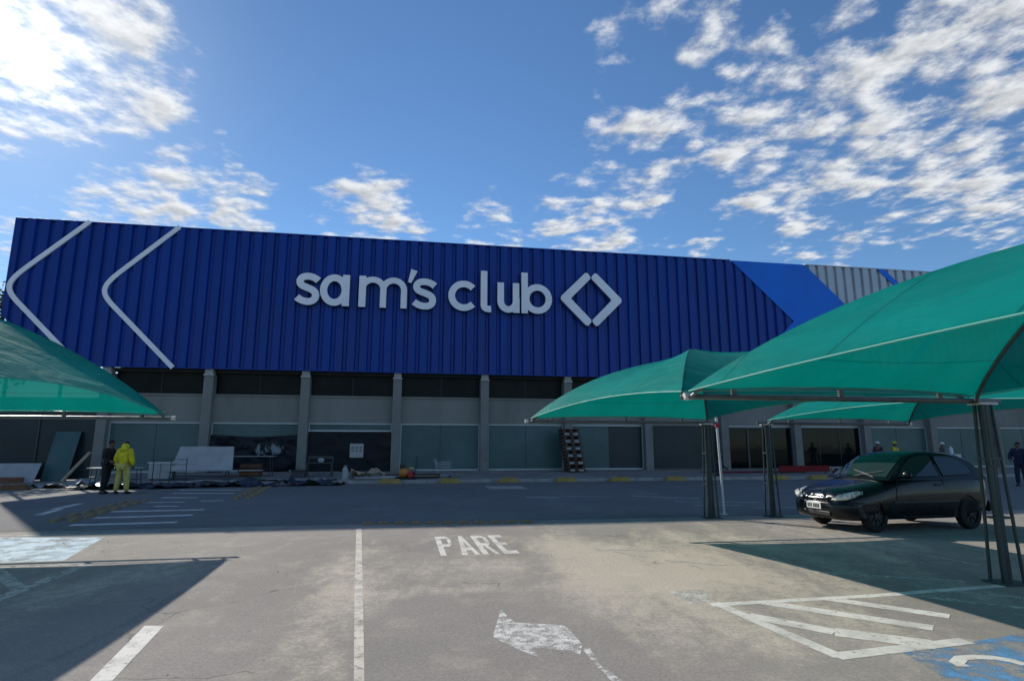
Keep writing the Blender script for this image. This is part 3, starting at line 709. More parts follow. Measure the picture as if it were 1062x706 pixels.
# ------------------------------------------------------------------ shade canopies
UL, UC, UR, UR2 = 3.05, 7.0, 8.56, 12.45
ZB_, ZP = 2.24, 1.06
def canopy(u0, u1, w0, w1, label, hem=.14, peak=ZP, seed=0, e=1.6, far=0):
    t = thing('shade_canopy', label, 'canopy', (u0+u1)/2, (w0+w1)/2, ZB_, 0, 'green fabric shade canopies over the parking bays')
    hx, hy = (u1-u0)/2, (w1-w0)/2
    corners = [Vector((-hx,-hy,0)), Vector((hx,-hy,0)), Vector((hx,hy,0)), Vector((-hx,hy,0))]
    corners[3].x += far
    pk = Vector((0, 0, peak))
    def hip(c, s_):
        p = c.lerp(pk, s_); k_ = max(0, (s_-.78)/.22); p.z = (peak-.13)*(1-(1-s_)**e)+.13*k_*k_; return p
    mb = MB(); N, K = 26, 16
    from mathutils import noise as mn
    for a in range(4):
        A, B = corners[a], corners[(a+1) % 4]; vs = []; fs = []
        for k in range(K+1):
            s_ = k/K; ha, hb = hip(A, s_), hip(B, s_)
            for i in range(N+1):
                q = i/N; b_ = 4*q*(1-q); p = ha.lerp(hb, q)
                hm = hem if a in (1, 3) else .05
                p.z += hm*b_*(1-s_)**3 - .34*b_*s_*(1-s_)
                p += (Vector((0,0,0))-((A+B)/2)).normalized()*b_*(1-s_)*.13
                wr = mn.noise(Vector((p.x*1.1+seed, p.y*.8, a*3.7)))*.02 + mn.noise(Vector((p.x*3+seed, p.y*1.2, a)))*.008
                p.z += wr*b_*(.3+s_)
                vs.append(p)
        for k in range(K):
            for i in range(N):
                q0, q1, q2, q3 = k*(N+1)+i, k*(N+1)+i+1, (k+1)*(N+1)+i+1, (k+1)*(N+1)+i
                fs.append((q0, q1, q2) if k == K-1 else (q0, q1, q2, q3))
        mb.add(vs, fs)
    bm_o = mb.build('fabric', 'tarp', t)
    me = bm_o.data; bm = bmesh.new(); bm.from_mesh(me); bmesh.ops.remove_doubles(bm, verts=bm.verts, dist=.0005)
    bmesh.ops.recalc_face_normals(bm, faces=bm.faces); bm.to_mesh(me); bm.free()
    for p in me.polygons: p.use_smooth = True
    me.set_sharp_from_angle(angle=R(14))
    for a in range(4):
        A, B = corners[a], corners[(a+1) % 4]
        pts = []
        for i in range(15):
            q = i/14; b_ = 4*q*(1-q); p = A.lerp(B, q); p.z += (hem if a in (1, 3) else .05)*b_; p += (-((A+B)/2)).normalized()*b_*.13; pts.append(p+Vector((0, 0, -.012)))
        MB().tube(pts, .008, 6).build('hem', 'hem', bm_o)
        pts = [hip(corners[a], s_/10)*1.0-Vector((0, 0, .035)) for s_ in range(0, 11)]
        pts[0] = corners[a]-Vector((0, 0, .09))
        MB().tube(pts, .022, 8).build('rib', 'beam', t)
    MB().tube([(0, 0, peak-.16), (0, 0, peak-.02)], .05, 12).build('hub', 'steel', t)
    return t
W0_, W1_, WM = 6.35, 13.1, -.4
canopy(UL+.06, UC, W0_, W1_-.06, 'green pyramid shade canopy in the middle, its tip before the store front', .15, ZP+.02, seed=1, e=2.4, far=-.36)
canopy(UL+.12, UC, WM, W0_-.06, 'nearest green shade canopy filling the upper right of the view', .09, ZP+.02, seed=2, e=2.1)
canopy(UR, UR2, W0_, W1_-.06, 'green shade canopy over the black parked car', .15, seed=3, e=2.0)
canopy(-8.6, -4.74, W0_, W1_-.1, 'green shade canopy at the left edge over the shadowed bay', .26, 1.55, seed=4, e=1.7)
def column(u, w, side, label, L=3.95):
    t = thing('canopy_column', label, 'column', u, w, 0, 0, 'lattice steel columns carrying the canopies')
    MB().box(-.19, .19, -.16, .16, 0.002, .02).build('base_plate', 'pole', t, bevel=.004)
    b = MB(); b.tube([(0, 0, .02), (0, 0, 2.16)], .055, 14); b.build('pole', 'pole', t, smooth=40)
    for (sx, sy) in ((-1,-1),(1,-1),(1,1),(-1,1)):
        MB().tube([(sx*.125, sy*.10, .02), (sx*.07, sy*.05, 2.12)], .019, 8).build('rod', 'pole', t, smooth=40)
    for z_ in (.75, 1.45):
        k = .125+(.07-.125)*z_/2.12
        b = MB(); b.box(-k-.02, k+.02, -k*.7-.02, k*.7+.02, z_, z_+.02); b.build('ring_plate', 'pole', t)
    MB().box(-.13, .13, -.09, .09, 2.12, 2.15).build('top_plate', 'cap', t)
    b = MB(); b.tube([(side*-.25, 0, 2.17), (side*L, 0, 2.17)], .034, 12); b.build('cantilever_beam', 'beam', t, smooth=40)
    b = MB(); b.tube([(side*.6, 0, 2.29), (side*(L-.1), 0, 2.29)], .011, 8)
    for x_ in (.62, 2.0, L-.55): b.box(side*x_-.03, side*x_+.03, -.02, .015, 2.19, 2.30)
    b.build('edge_rail', 'beam', t)
    MB().tube([(side*L, 0, 2.17), (side*(L+.07), 0, 2.17)], .042, 12).build('end_cap', 'cap', t)
    return t
column(UC+.14, W0_-.03, -1, 'near dark lattice column at the right edge, in front of the car')
column(UC, W1_, -1, 'lattice column nearest the white pole, carrying the middle canopy', 4.3)
column(UR, W1_, 1, 'lattice column just left of the car, carrying the canopy above it')
column(UR, W0_-.03, 1, 'lattice column outside the picture on the right beside the near column')
column(-8.6, W1_-.05, 1, 'lattice column at far left carrying the left canopy')
column(-8.6, W0_, 1, 'lattice column outside the picture at near left')
column(UC, WM, -1, 'lattice column beside the viewer on the right')

# white pole
t = thing('white_pole', 'slim white pole with red band at the top beside the lattice columns', 'pole', 7.66, 13.7, 0)
b = MB(); b.tube([(0, 0, 0), (-.06, 0, 2.08)], .028, 10); b.build('shaft', 'white', t, smooth=40)
b = MB(); b.tube([(-.06, 0, 2.08), (-.063, 0, 2.2)], .05, 10); b.build('red_band', 'red', t, smooth=40)
b = MB(); b.tube([(-.063, 0, 2.2), (-.065, 0, 2.36)], .034, 10); b.build('white_top', 'white', t, smooth=40)
MB().tube([(0, 0, .0), (0, 0, .012)], .09, 12).build('foot_plate', 'white', t)

# ------------------------------------------------------------------ car
car = thing('parked_car', 'black two door hatchback parked under the right canopy with pale headlamps', 'car', 0, 0, 0)
def build_car(root):
    # x forward, half-width sections; stations: x, zbot, zsill, zwide, zbelt, ztop, wsill, wwide, wbelt, wtop
    S = [(1.93,.30,.36,.44,.56,.60,.40,.46,.44,.30),
         (1.87,.22,.28,.44,.62,.67,.56,.63,.57,.40),
         (1.74,.19,.25,.46,.66,.73,.68,.73,.66,.46),
         (1.50,.18,.25,.50,.70,.80,.76,.79,.73,.52),
         (1.15,.18,.25,.52,.76,.86,.79,.82,.77,.56),
         (.80,.18,.25,.54,.82,.915,.79,.825,.79,.60),
         (.55,.18,.25,.55,.855,.94,.79,.83,.80,.66),
         (.10,.18,.24,.56,.88,.96,.79,.83,.80,.70),
         (-.50,.18,.24,.57,.90,.975,.79,.835,.80,.70),
         (-1.05,.18,.24,.58,.92,.985,.79,.835,.80,.70),
         (-1.45,.20,.27,.59,.94,.99,.78,.83,.785,.68),
         (-1.70,.24,.32,.60,.95,.985,.73,.79,.74,.62),
         (-1.84,.30,.38,.60,.93,.955,.64,.71,.66,.52),
         (-1.88,.36,.42,.58,.86,.90,.52,.60,.54,.40)]
    rows = []
    for (x, zb_, zs, zw, zl, ztp, ws, ww, wb, wt) in S:
        half = [(0, zb_), (ws*.8, zb_), (ws, zs), ((ws+ww)/2+.012, (zs+zw)/2), (ww, zw), ((ww*2+wb)/3+.006, zw+(zl-zw)*.5), (wb, zl), ((wb*.55+wt*.45), zl+(ztp-zl)*.55), (wt, zl+(ztp-zl)*.8), (wt*.5, zl+(ztp-zl)*.97), (0, ztp)]
        ring = half + [(-y, z) for y, z in half[-2:0:-1]]
        rows.append([Vector((x, y, z)) for y, z in ring])
    n = len(rows[0]); vs = [v for r in rows for v in r]; fs = []
    for i in range(len(rows)-1):
        for j in range(n): fs.append((i*n+j, i*n+(j+1) % n, (i+1)*n+(j+1) % n, (i+1)*n+j))
    fs += [tuple(range(n)), tuple(range((len(rows)-1)*n, len(rows)*n))]
    m = MB().add(vs, fs); body = m.build('car_body', 'carpaint', root)
    sub = body.modifiers.new('sub', 'SUBSURF'); sub.levels = 2; sub.render_levels = 2
    cut = MB()
    for x_ in (1.19, -1.23):
        for s_ in (1, -1): cut.tube([(x_, s_*.56, .285), (x_, s_*1.0, .285)], .335, 32)
    co2 = cut.build('cutter', 'black')
    bo = body.modifiers.new('bo', 'BOOLEAN'); bo.operation = 'DIFFERENCE'; bo.object = co2; bo.solver = 'EXACT'
    bpy.context.view_layer.update()
    dg = bpy.context.evaluated_depsgraph_get()
    me = bpy.data.meshes.new_from_object(body.evaluated_get(dg)); body.modifiers.clear(); body.data = me
    for p in me.polygons: p.use_smooth = True
    me.set_sharp_from_angle(angle=R(40))
    me.materials.clear(); me.materials.append(M['carpaint'])
    bpy.data.objects.remove(co2)
    # cabin: roof and pillars. side plane y = yb - (z-zb)*k
    def sy(z, x=0): return .785-(z-.93)*.40
    prof = [(.88,.90),(.62,1.06),(.34,1.23),(.12,1.345),(-.15,1.395),(-.55,1.41),(-.95,1.395),(-1.25,1.355),(-1.45,1.285),(-1.62,1.14),(-1.74,.97)]
    rows = []
    for (x, z) in prof:
        ys = sy(z); zz = min(z-.05, z)
        base = .90
        half = [(sy(base), base), (sy(base+(z-base)*.5), base+(z-base)*.5), (sy(z-.035)+.0, z-.045 if z > .96 else z-.01), (ys-.05, z-.008), (ys*.6, z+.012), (0, z+.022)]
        ring = half + [(-y, zq) for y, zq in half[-2::-1]]
        rows.append([Vector((x, y, zq)) for y, zq in ring])
    n = len(rows[0]); vs = [v for r in rows for v in r]; fs = []
    for i in range(len(rows)-1):
        for j in range(n-1): fs.append((i*n+j, i*n+j+1, (i+1)*n+j+1, (i+1)*n+j))
    fs += [tuple(range(n)), tuple(range((len(rows)-1)*n, len(rows)*n))]
    MB().add(vs, fs).build('cabin', 'carpaint', root, smooth=38)
    def roofz(x):
        for (x0, z0), (x1, z1) in zip(prof[:-1], prof[1:]):
            if x1 <= x <= x0: return z0+(z1-z0)*(x0-x)/(x0-x1)
        return .95
    # glass
    def side_glass(pts, s_, name):
        q = [Vector((x, s_*(sy(z)+.006), z)) for x, z in pts]
        b = MB().prism(q, (0, s_*.006, 0)); g = b.build(name, 'carglass', root)
        loop = q+[q[0]]; MB().tube([p+Vector((0, s_*.004, 0)) for p in loop], .009, 6).build('window_seal', 'black', g)
        return g
    for s_ in (1, -1):
        side_glass([(.60,.955),(.33,1.15),(.06,1.285),(-.18,1.325),(-.44,1.335),(-.50,.965)], s_, 'door_window')
        side_glass([(-.60,.975),(-.54,1.335),(-.95,1.32),(-1.18,1.27),(-1.36,1.14),(-1.42,1.02),(-1.25,.99)], s_, 'rear_side_window')
        # door seams, handle, mirror, sill
        dl = [(.62,.93),(.70,.60),(.66,.30),(.50,.262),(-.40,.262),(-.52,.36),(-.55,.60),(-.54,.94)]
        def by(z): # body side
            if z > .88: return .80+.005
            if z > .55: return .835-(z-.55)*.10
            if z > .24: return .79+(z-.24)*.145
            return .79
        b = MB().tube([(x, s_*(by(z)+.001), z) for x, z in dl], .005, 6); b.build('door_seam', 'black', root)
        b = MB().box(-.47, -.31, s_*.825-.012, s_*.825+.012, .80, .83); b.build('door_handle', 'black', root, bevel=.006)
        b = MB().ell((.50, s_*.93, 1.0), .07, .10, .068, 12, 8); b.tube([(.50, s_*.80, .95), (.50, s_*.90, .98)], .02, 8)
        mi = b.build('wing_mirror', 'carpaint', root, smooth=60)
        b = MB().box(-.88, .78, s_*.83-.012, s_*.83+.012, .50, .545); b.build('rub_strip', 'black', root, bevel=.005)
    # windscreen
    def screen(x0, x1, inset, name, k=12):
        vs = []; fs = []; J = 10
        for i in range(k+1):
            x = x0+(x1-x0)*i/k; z = roofz(x)
            for j in range(J+1):
                t_ = -1+2*j/J; hw = (sy(z)-.055-inset)
                dz = .022 if abs(t_) < .01 else .012+(.010)*(1-abs(t_))
                zz = z + .020*(1-t_*t_) + .003
                vs.append((x+(.006 if x0 > 0 else -.006), t_*hw, zz))
        for i in range(k):
            for j in range(J): fs.append((i*(J+1)+j, i*(J+1)+j+1, (i+1)*(J+1)+j+1, (i+1)*(J+1)+j))
        return MB().add(vs, fs).build(name, 'carglass', root, smooth=60)
    wsn = screen(.80, .17, .015, 'windscreen')
    for y0, y1 in ((-.05, .55), (.45, -.20+.0)):
        MB().tube([(.855, y0, .95), (.77, (y0+y1)/2, 1.01), (.68, y1, 1.06)], .008, 6).build('wiper', 'black', wsn)
    screen(-1.30, -1.70, .04, 'rear_window')
    # roof mouldings, front: headlamps, grille, bumper, plate
    for s_ in (1, -1):
        b = MB(); vs = []; fs = []
        # almond lamp wrapped over the corner
        ol = [(1.875,.36,.585),(1.90,.44,.60),(1.855,.57,.655),(1.74,.68,.695),(1.56,.765,.725),(1.50,.79,.715),(1.52,.80,.66),(1.66,.765,.60),(1.80,.70,.56),(1.89,.58,.545),(1.91,.42,.55)]
        c_ = Vector((1.84, s_*.655, .635))
        pts = [Vector((x+.015, s_*y, z)) for x, y, z in ol]; k = len(pts)
        b.add(pts+[c_.lerp(p, .55)+Vector((.035, s_*.02, .006)) for p in pts]+[c_+Vector((.045, s_*.028, .008))]+[p-Vector((.08, s_*.05, 0)) for p in pts],
            [(i, (i+1) % k, k+(i+1) % k, k+i) for i in range(k)] + [(k+i, k+(i+1) % k, 2*k) for i in range(k)] + [(i, (i+1) % k, 2*k+1+(i+1) % k, 2*k+1+i) for i in range(k)])
        hl = b.build('headlight', 'lamp', root, smooth=70)
        MB().tube(pts+[pts[0]], .008, 6).build('headlight_rim', 'black', hl)
        b = MB().tube([(1.84, s_*.56, .30), (1.875, s_*.56, .30)], .05, 16); b.build('fog_lamp', 'lamp', root)
        b = MB().box(-1.84, -1.74, s_*.60-.09, s_*.60+.09, .66, .92); b.build('tail_lamp', 'red', root, bevel=.03)
    b = MB().box(1.90, 1.935, -.34, .34, .50, .585); g = b.build('grille', 'black', root, bevel=.012)
    b = MB().tube([(1.93, -.36, .60), (1.955, -.2, .575), (1.962, 0, .57), (1.955, .2, .575), (1.93, .36, .60)], .017, 8); b.build('chrome_bar', 'chrome', g, smooth=50)
    b = MB().tube([(1.955+.012*0, .055*math.cos(t_), .567+.045*math.sin(t_)) for t_ in [i*math.pi/8 for i in range(17)]], .008, 6); b.build('badge', 'chrome', g)
    # bumper
    vs = []; fs = []
    ys = [-.83,-.78,-.70,-.58,-.4,-.2,0,.2,.4,.58,.70,.78,.83]
    def bx_(y):
        a = abs(y); return 1.985-.05*(a/.58)**2 if a < .58 else 1.935-((a-.58)/.25)**1.6*.42
    prof_b = [(-.02,.52),(.0,.49),(.012,.44),(.008,.36),(-.02,.26),(-.06,.215)]
    for y in ys:
        for dx, z in prof_b: vs.append((bx_(y)+dx, y*(1+.0), z))
    k = len(prof_b)
    for i in range(len(ys)-1):
        for j in range(k-1): fs.append((i*k+j, (i+1)*k+j, (i+1)*k+j+1, i*k+j+1))
    o = MB().add(vs, fs).build('front_bumper', 'carpaint', root, smooth=60)
    sl = o.modifiers.new('s', 'SOLIDIFY'); sl.thickness = .02; sl.offset = 0
    MB().box(1.93, 1.996, -.42, .42, .27, .345).build('air_intake', 'black', root, bevel=.01)
    pt = MB().box(2.0, 2.008, -.20, .20, .375, .495).build('number_plate', 'white', root)
    b = MB()
    x = -.17
    for ch in range(7):
        b.box(2.009, 2.011, x, x+.03, .40, .465); x += .045 if ch != 2 else .07
    b.box(2.0085, 2.0092, -.17, .17, .392, .396); b.build('plate_characters', 'steel', pt)
    b = MB().box(-1.93, -1.84, -.70, .70, .30, .50); b.build('rear_bumper', 'carpaint', root, bevel=.04)
    # seats & steering wheel hidden by the dark glass are left out
    for x_ in (1.19, -1.23):
        for s_ in (1, -1):
            wl = bpy.data.objects.new('wheel', None); col.objects.link(wl); wl.parent = root; wl.location = (x_, s_*.70, .285)
            prof_t = [(.185, -.08), (.25, -.088), (.278, -.07), (.287, -.03), (.287, .03), (.278, .07), (.25, .088), (.185, .08)]
            vs = []; fs = []; n = 36; k = len(prof_t)
            for i in range(n):
                a = 2*math.pi*i/n
                for r_, y_ in prof_t: vs.append((r_*math.cos(a), y_, r_*math.sin(a)))
            for i in range(n):
                for j in range(k): fs.append((i*k+j, ((i+1) % n)*k+j, ((i+1) % n)*k+(j+1) % k, i*k+(j+1) % k))
            MB().add(vs, fs).build('tyre', 'tyre', wl, smooth=40)
            b = MB(); b.tube([(0, s_*.02, 0), (0, s_*.045, 0)], .188, 32)
            for q in range(8):
                a = q*math.pi/4; b.rbar((.06*math.cos(a), s_*.055, .06*math.sin(a)), (.17*math.cos(a), s_*.05, .17*math.sin(a)), .03, .02)
            b.tube([(0, s_*.04, 0), (0, s_*.075, 0)], .05, 16)
            b.build('rim', 'rim', wl, smooth=40)
build_car(car)
car.location = P(9.98, 11.13, .0); car.rotation_euler = (0, 0, TURN+math.pi+R(3)); car.scale = (.93, .98, 1.07)

# ------------------------------------------------------------------ people
def bake_skin(name, verts, edges, radii, mat, parent, lvl=2, root=0):
    me = bpy.data.meshes.new(name); me.from_pydata([tuple(v) for v in verts], edges, []); 
    o = bpy.data.objects.new(name, me); col.objects.link(o)
    o.modifiers.new('skin', 'SKIN').use_smooth_shade = True
    for i, r_ in enumerate(radii):
        sv = me.skin_vertices[0].data[i]; sv.radius = r_ if isinstance(r_, tuple) else (r_, r_); sv.use_root = (i == root)
    s_ = o.modifiers.new('sub', 'SUBSURF'); s_.levels = lvl; s_.render_levels = lvl
    bpy.context.view_layer.update()
    m2 = bpy.data.meshes.new_from_object(o.evaluated_get(bpy.context.evaluated_depsgraph_get()))
    bpy.data.objects.remove(o); m2.name = name
    m2.materials.clear(); m2.materials.append(M[mat])
    for p in m2.polygons: p.use_smooth = True
    o2 = bpy.data.objects.new(name, m2); col.objects.link(o2); o2.parent = parent
    return o2
STAND = dict(pel=(0,0,.95), belly=(0,0,1.12), chest=(0,0,1.34), neck=(0,.0,1.50), head=(0,-.015,1.60), crown=(0,-.01,1.70),
    hipL=(-.09,0,.92), hipR=(.09,0,.92), kneeL=(-.11,-.01,.50), kneeR=(.11,-.01,.50), ankL=(-.12,.02,.09), ankR=(.12,.02,.09),
    toeL=(-.14,-.14,.035), toeR=(.14,-.14,.035), shL=(-.18,0,1.41), shR=(.18,0,1.41), elL=(-.24,.02,1.13), elR=(.24,.02,1.13), wrL=(-.24,-.05,.89), wrR=(.24,-.05,.89))
def person(u, w, z, rot, label, pose={}, top='wear_black', legs='wear_black', hat=None, hood=None, hair='hair_dark', scale=1.0, group=None, loose=1.0):
    t = thing('person', label, 'person', u, w, z, rot, group)
    q = {k: Vector(v) for k, v in {**STAND, **pose}.items()}
    names = ['pel','belly','chest','neck','head','crown','hipL','kneeL','ankL','toeL','hipR','kneeR','ankR','toeR','shL','elL','wrL','shR','elR','wrR']
    rad = {'pel':(.13,.10),'belly':(.125,.095),'chest':(.15,.11),'neck':.052,'head':(.075,.09),'crown':(.062,.075),'hip':.085,'knee':.055,'ank':.040,'toe':.035,'sh':.062,'el':.042,'wr':.028}
    E = [('pel','belly'),('belly','chest'),('chest','neck'),('neck','head'),('head','crown'),('pel','hipL'),('hipL','kneeL'),('kneeL','ankL'),('ankL','toeL'),('pel','hipR'),('hipR','kneeR'),('kneeR','ankR'),('ankR','toeR'),('chest','shL'),('shL','elL'),('elL','wrL'),('chest','shR'),('shR','elR'),('elR','wrR')]
    def rr(n, k=1.0, add=0.0):
        r_ = rad[n.rstrip('LR')] if n not in rad else rad[n]
        return tuple(x*k+add for x in r_) if isinstance(r_, tuple) else r_*k+add
    vs = [q[n] for n in names]; idx = {n: i for i, n in enumerate(names)}
    ed = [(idx[a], idx[b]) for a, b in E]
    rl = [rr(n) for n in names]
    body = bake_skin('body', vs, ed, rl, 'skin', t)
    # hands, fingers, face features joined into the body mesh
    b = MB()
    for s_ in 'LR':
        e_, wv = q['el'+s_], q['wr'+s_]; d = (wv-e_).normalized(); sd_ = d.cross(Vector((0, 0, 1)) if abs(d.z) < .9 else Vector((1, 0, 0))).normalized()
        other = sd_.cross(d).normalized(); palm = wv+d*.05
        b.tube([wv-d*.02, wv+d*.03, wv+d*.085], [.024, .036, .034], 8)
        for f_ in range(4):
            o_ = other*(-.027+f_*.018); L_ = [.062, .072, .068, .052][f_]
            b.tube([palm+d*.03+o_, palm+d*(.03+L_*.55)+o_+sd_*.008, palm+d*(.03+L_)+o_+sd_*.024], [.0095, .0088, .006], 6)
        b.tube([wv+d*.02-other*.03, wv+d*.055-other*.055, wv+d*.085-other*.060], [.011, .010, .007], 6)
    hd = q['head']; up = (q['crown']-q['head']).normalized(); fwd = Vector(pose.get('look', (0, -1, 0))).normalized(); sde = fwd.cross(up).normalized()
    b.ell(hd+up*.02, .078, .088, .115, 14, 10)
    b.tube([hd+fwd*.080+up*.03, hd+fwd*.112-up*.005], [.009, .016], 8)
    for s_ in (1, -1):
        b.ell(hd+sde*s_*.080+up*.01, .012, .02, .03, 8, 6); b.ell(hd+sde*s_*.030+fwd*.080+up*.03, .012, .010, .008, 8, 6)
    b.tube([hd+fwd*.083-up*.04-sde*.022, hd+fwd*.090-up*.042, hd+fwd*.083-up*.04+sde*.022], .006, 6)
    me2 = bpy.data.meshes.new('x'); me2.from_pydata([tuple(v) for v in b.v], [], b.f)
    bm = bmesh.new(); bm.from_mesh(body.data); bm.from_mesh(me2); bm.to_mesh(body.data); bm.free()
    for p in body.data.polygons: p.use_smooth = True
    # clothes
    def garb(name, nm, es, mat, add, over={}):
        i2 = {n: i for i, n in enumerate(nm)}
        pos = [over.get(n, q[n] if n in q else None) for n in nm]
        return bake_skin(name, pos, [(i2[a], i2[b_]) for a, b_ in es], [rr(n, 1.0, add) for n in nm], mat, t)
    tr = garb('trousers', ['pel','hipL','kneeL','ankL','hipR','kneeR','ankR'], [('pel','hipL'),('hipL','kneeL'),('kneeL','ankL'),('pel','hipR'),('hipR','kneeR'),('kneeR','ankR')], legs, .020*loose)
    nk = q['chest'].lerp(q['neck'], .72)
    jk = garb('jacket', ['belly','pel','chest','neck','shL','elL','wrL','shR','elR','wrR'], [('belly','pel'),('belly','chest'),('chest','neck'),('chest','shL'),('shL','elL'),('elL','wrL'),('chest','shR'),('shR','elR'),('elR','wrR')], top, .024*loose,
        {'neck': nk, 'wrL': q['elL'].lerp(q['wrL'], .93), 'wrR': q['elR'].lerp(q['wrR'], .93)})
    for s_ in 'LR':
        a, c = q['ank'+s_], q['toe'+s_]; dd = (c-a); dd.z = 0; dd.normalize()
        b = MB().tube([a-dd*.05-Vector((0,0,.03)), a+dd*.02-Vector((0,0,.035)), c], [.045, .055, .042], 10); b.build('shoe', 'black', t, smooth=60)
    if hat:
        b = MB(); vs = []; fs = []; n = 18
        for i in range(8):
            a = math.pi/2*i/7
            for j in range(n):
                p = 2*math.pi*j/n; vs.append(hd+up*(.07+.125*math.sin(a)*.95)+ (sde*math.cos(p)*.115+fwd*math.sin(p)*.13)*max(.02, math.cos(a)))
        for i in range(7):
            for j in range(n): fs.append((i*n+j, i*n+(j+1) % n, (i+1)*n+(j+1) % n, (i+1)*n+j))
        b.add(vs, fs); b.tube([hd+up*.068, hd+up*.080], .15, 20); b.build('hard_hat', hat, t, smooth=60)
    elif hair:
        b = MB().ell(hd+up*.055-fwd*.015, .088, .098, .095, 14, 8); b.build('hair', hair, t, smooth=60)
    if hood:
        b = MB().ell(hd-up*.03-fwd*.03, .125, .12, .13, 14, 10); b.ell(q['neck']-fwd*.06-up*.04, .15, .10, .085, 12, 8); b.build('hood', hood, t, smooth=60)
    t.scale = (scale,)*3
    return t
# the two at the left
person(-10.22, 23.30, .0, R(75), 'man in dark clothes standing beside the figure in yellow', dict(belly=(0,-.02,1.12), pel=(0,-.03,.95), chest=(0,-.02,1.34), neck=(0,-.04,1.50), head=(0,-.075,1.60), crown=(0,-.08,1.70),
    kneeR=(.10,.03,.50), ankR=(.10,.14,.09), toeR=(.12,-.02,.035), elL=(-.22,-.02,1.14), wrL=(-.16,-.22,1.05), elR=(.23,.03,1.13), wrR=(.20,-.14,.98)), 'wear_black', 'wear_black', scale=1.06)
person(-9.66, 23.20, .0, R(170), 'person in a hooded yellow rain jacket and yellow trousers seen from behind', dict(kneeL=(-.15,0,.50), ankL=(-.19,.02,.09), toeL=(-.22,-.14,.035), kneeR=(.13,0,.5), ankR=(.17,.02,.09), toeR=(.2,-.13,.035),
    elL=(-.27,.03,1.14), wrL=(-.24,-.10,.92), elR=(.27,.02,1.14), wrR=(.26,-.02,.90), head=(0,-.03,1.585), crown=(0,-.05,1.68)), 'wear_yellow', 'wear_paleyellow', hood='wear_yellow', scale=1.04, loose=2.1)
# crouching one by the pavement edge
cg = G(757, 494, .2)
person(cg[0]+.1, 28.6, .17, R(60), 'person in dark purple crouching on the pavement behind the white pole', dict(pel=(0,.10,.28), belly=(0,.02,.44), chest=(0,-.12,.62), neck=(0,-.24,.74), head=(0,-.31,.80), crown=(0,-.34,.90),
    hipL=(-.10,.08,.28), hipR=(.10,.08,.28), kneeL=(-.17,-.28,.52), kneeR=(.17,-.30,.50), ankL=(-.15,-.06,.09), ankR=(.15,-.08,.09), toeL=(-.16,-.24,.035), toeR=(.16,-.26,.035),
    shL=(-.18,-.14,.66), shR=(.18,-.14,.66), elL=(-.22,-.36,.50), elR=(.22,-.36,.50), wrL=(-.10,-.52,.42), wrR=(.10,-.52,.38)), 'wear_purple', 'wear_purple', scale=1.02)
person(26.1, 29.6, .22, R(-60), 'worker in a white hard hat and dark red shirt behind the car roof', dict(elL=(-.24,-.05,1.16), wrL=(-.12,-.24,1.10)), 'wear_maroon', 'wear_jeans', hat='white', scale=.95)
person(27.1, 29.5, .22, R(20), 'worker in yellow hard hat and yellow vest standing behind the parked car', dict(elR=(.25,-.06,1.18), wrR=(.10,-.26,1.16), elL=(-.25,-.08,1.16), wrL=(-.30,-.24,1.05)), 'wear_hivis', 'wear_jeans', hat='wear_hivis', scale=.95)
person(30.0, 29.3, .22, R(80), 'worker in a grey shirt and white hard hat by the white cabinet', dict(elR=(.25,-.10,1.16), wrR=(.18,-.34,1.10)), 'wear_grey', 'wear_jeans', hat='white', scale=.93)
person(25.4, 21.2, .0, R(-70), 'person in navy clothes standing on the road at the right edge', dict(elL=(-.30,-.03,1.16), wrL=(-.22,-.22,1.05), kneeL=(-.10,-.12,.52), ankL=(-.11,-.1,.09), toeL=(-.12,-.26,.035)), 'wear_navy', 'wear_navy', scale=1.04, loose=1.8)

# ------------------------------------------------------------------ things on the pavement
# pallet stack leaning on the wall
def pallet_pile(u, w, label):
    t = thing('pallet_stack', label, 'pallets', u, w, .32)
    for i in range(12):
        z0 = i*.19; k = (i-6)*-.028+random.uniform(-.02, .02)
        b = MB()
        for y_ in (-.5, -.25, 0, .25, .5): b.box(k-.48, k+.48, y_*.8-.05, y_*.8+.05, z0+.13, z0+.15)
        for y_ in (-.4, 0, .4): b.box(k-.48, k+.48, y_-.05, y_+.05, z0+.0, z0+.018)
        for x_ in (-.40, 0, .40): b.box(k+x_-.06, k+x_+.06, -.44, .44, z0+.019, z0+.129)
        b.build('pallet', 'palletw', t)
        b = MB()
        for x_ in (-.24, .24):
            if i % 2 == 0: b.box(k+x_-.13, k+x_+.13, -.452, -.448, z0+.03, z0+.12)
        if b.v: b.build('pale_end', 'bracket', t)
    return t
pallet_pile(8.9, 31.55, 'tall stack of dark wooden pallets with pale block ends against the frosted panes')

def table(u, w, z, rot, L, Dp, H, label, mat='board', name='trestle_table', legs=4):
    t = thing(name, label, 'table', u, w, z, rot)
    MB().box(-L/2, L/2, -Dp/2, Dp/2, H-.03, H).build('table_top', mat, t, bevel=.004)
    for sx in (-1, 1):
        for sy_ in (-1, 1): MB().tube([(sx*(L/2-.12), sy_*(Dp/2-.06), 0), (sx*(L/2-.18), sy_*(Dp/2-.1), H-.03)], .018, 8).build('leg', 'steel', t)
    for sy_ in (-1, 1): MB().tube([(-(L/2-.15), sy_*(Dp/2-.08), H*.4), ((L/2-.15), sy_*(Dp/2-.08), H*.4)], .012, 6).build('stretcher', 'steel', t)
    return t
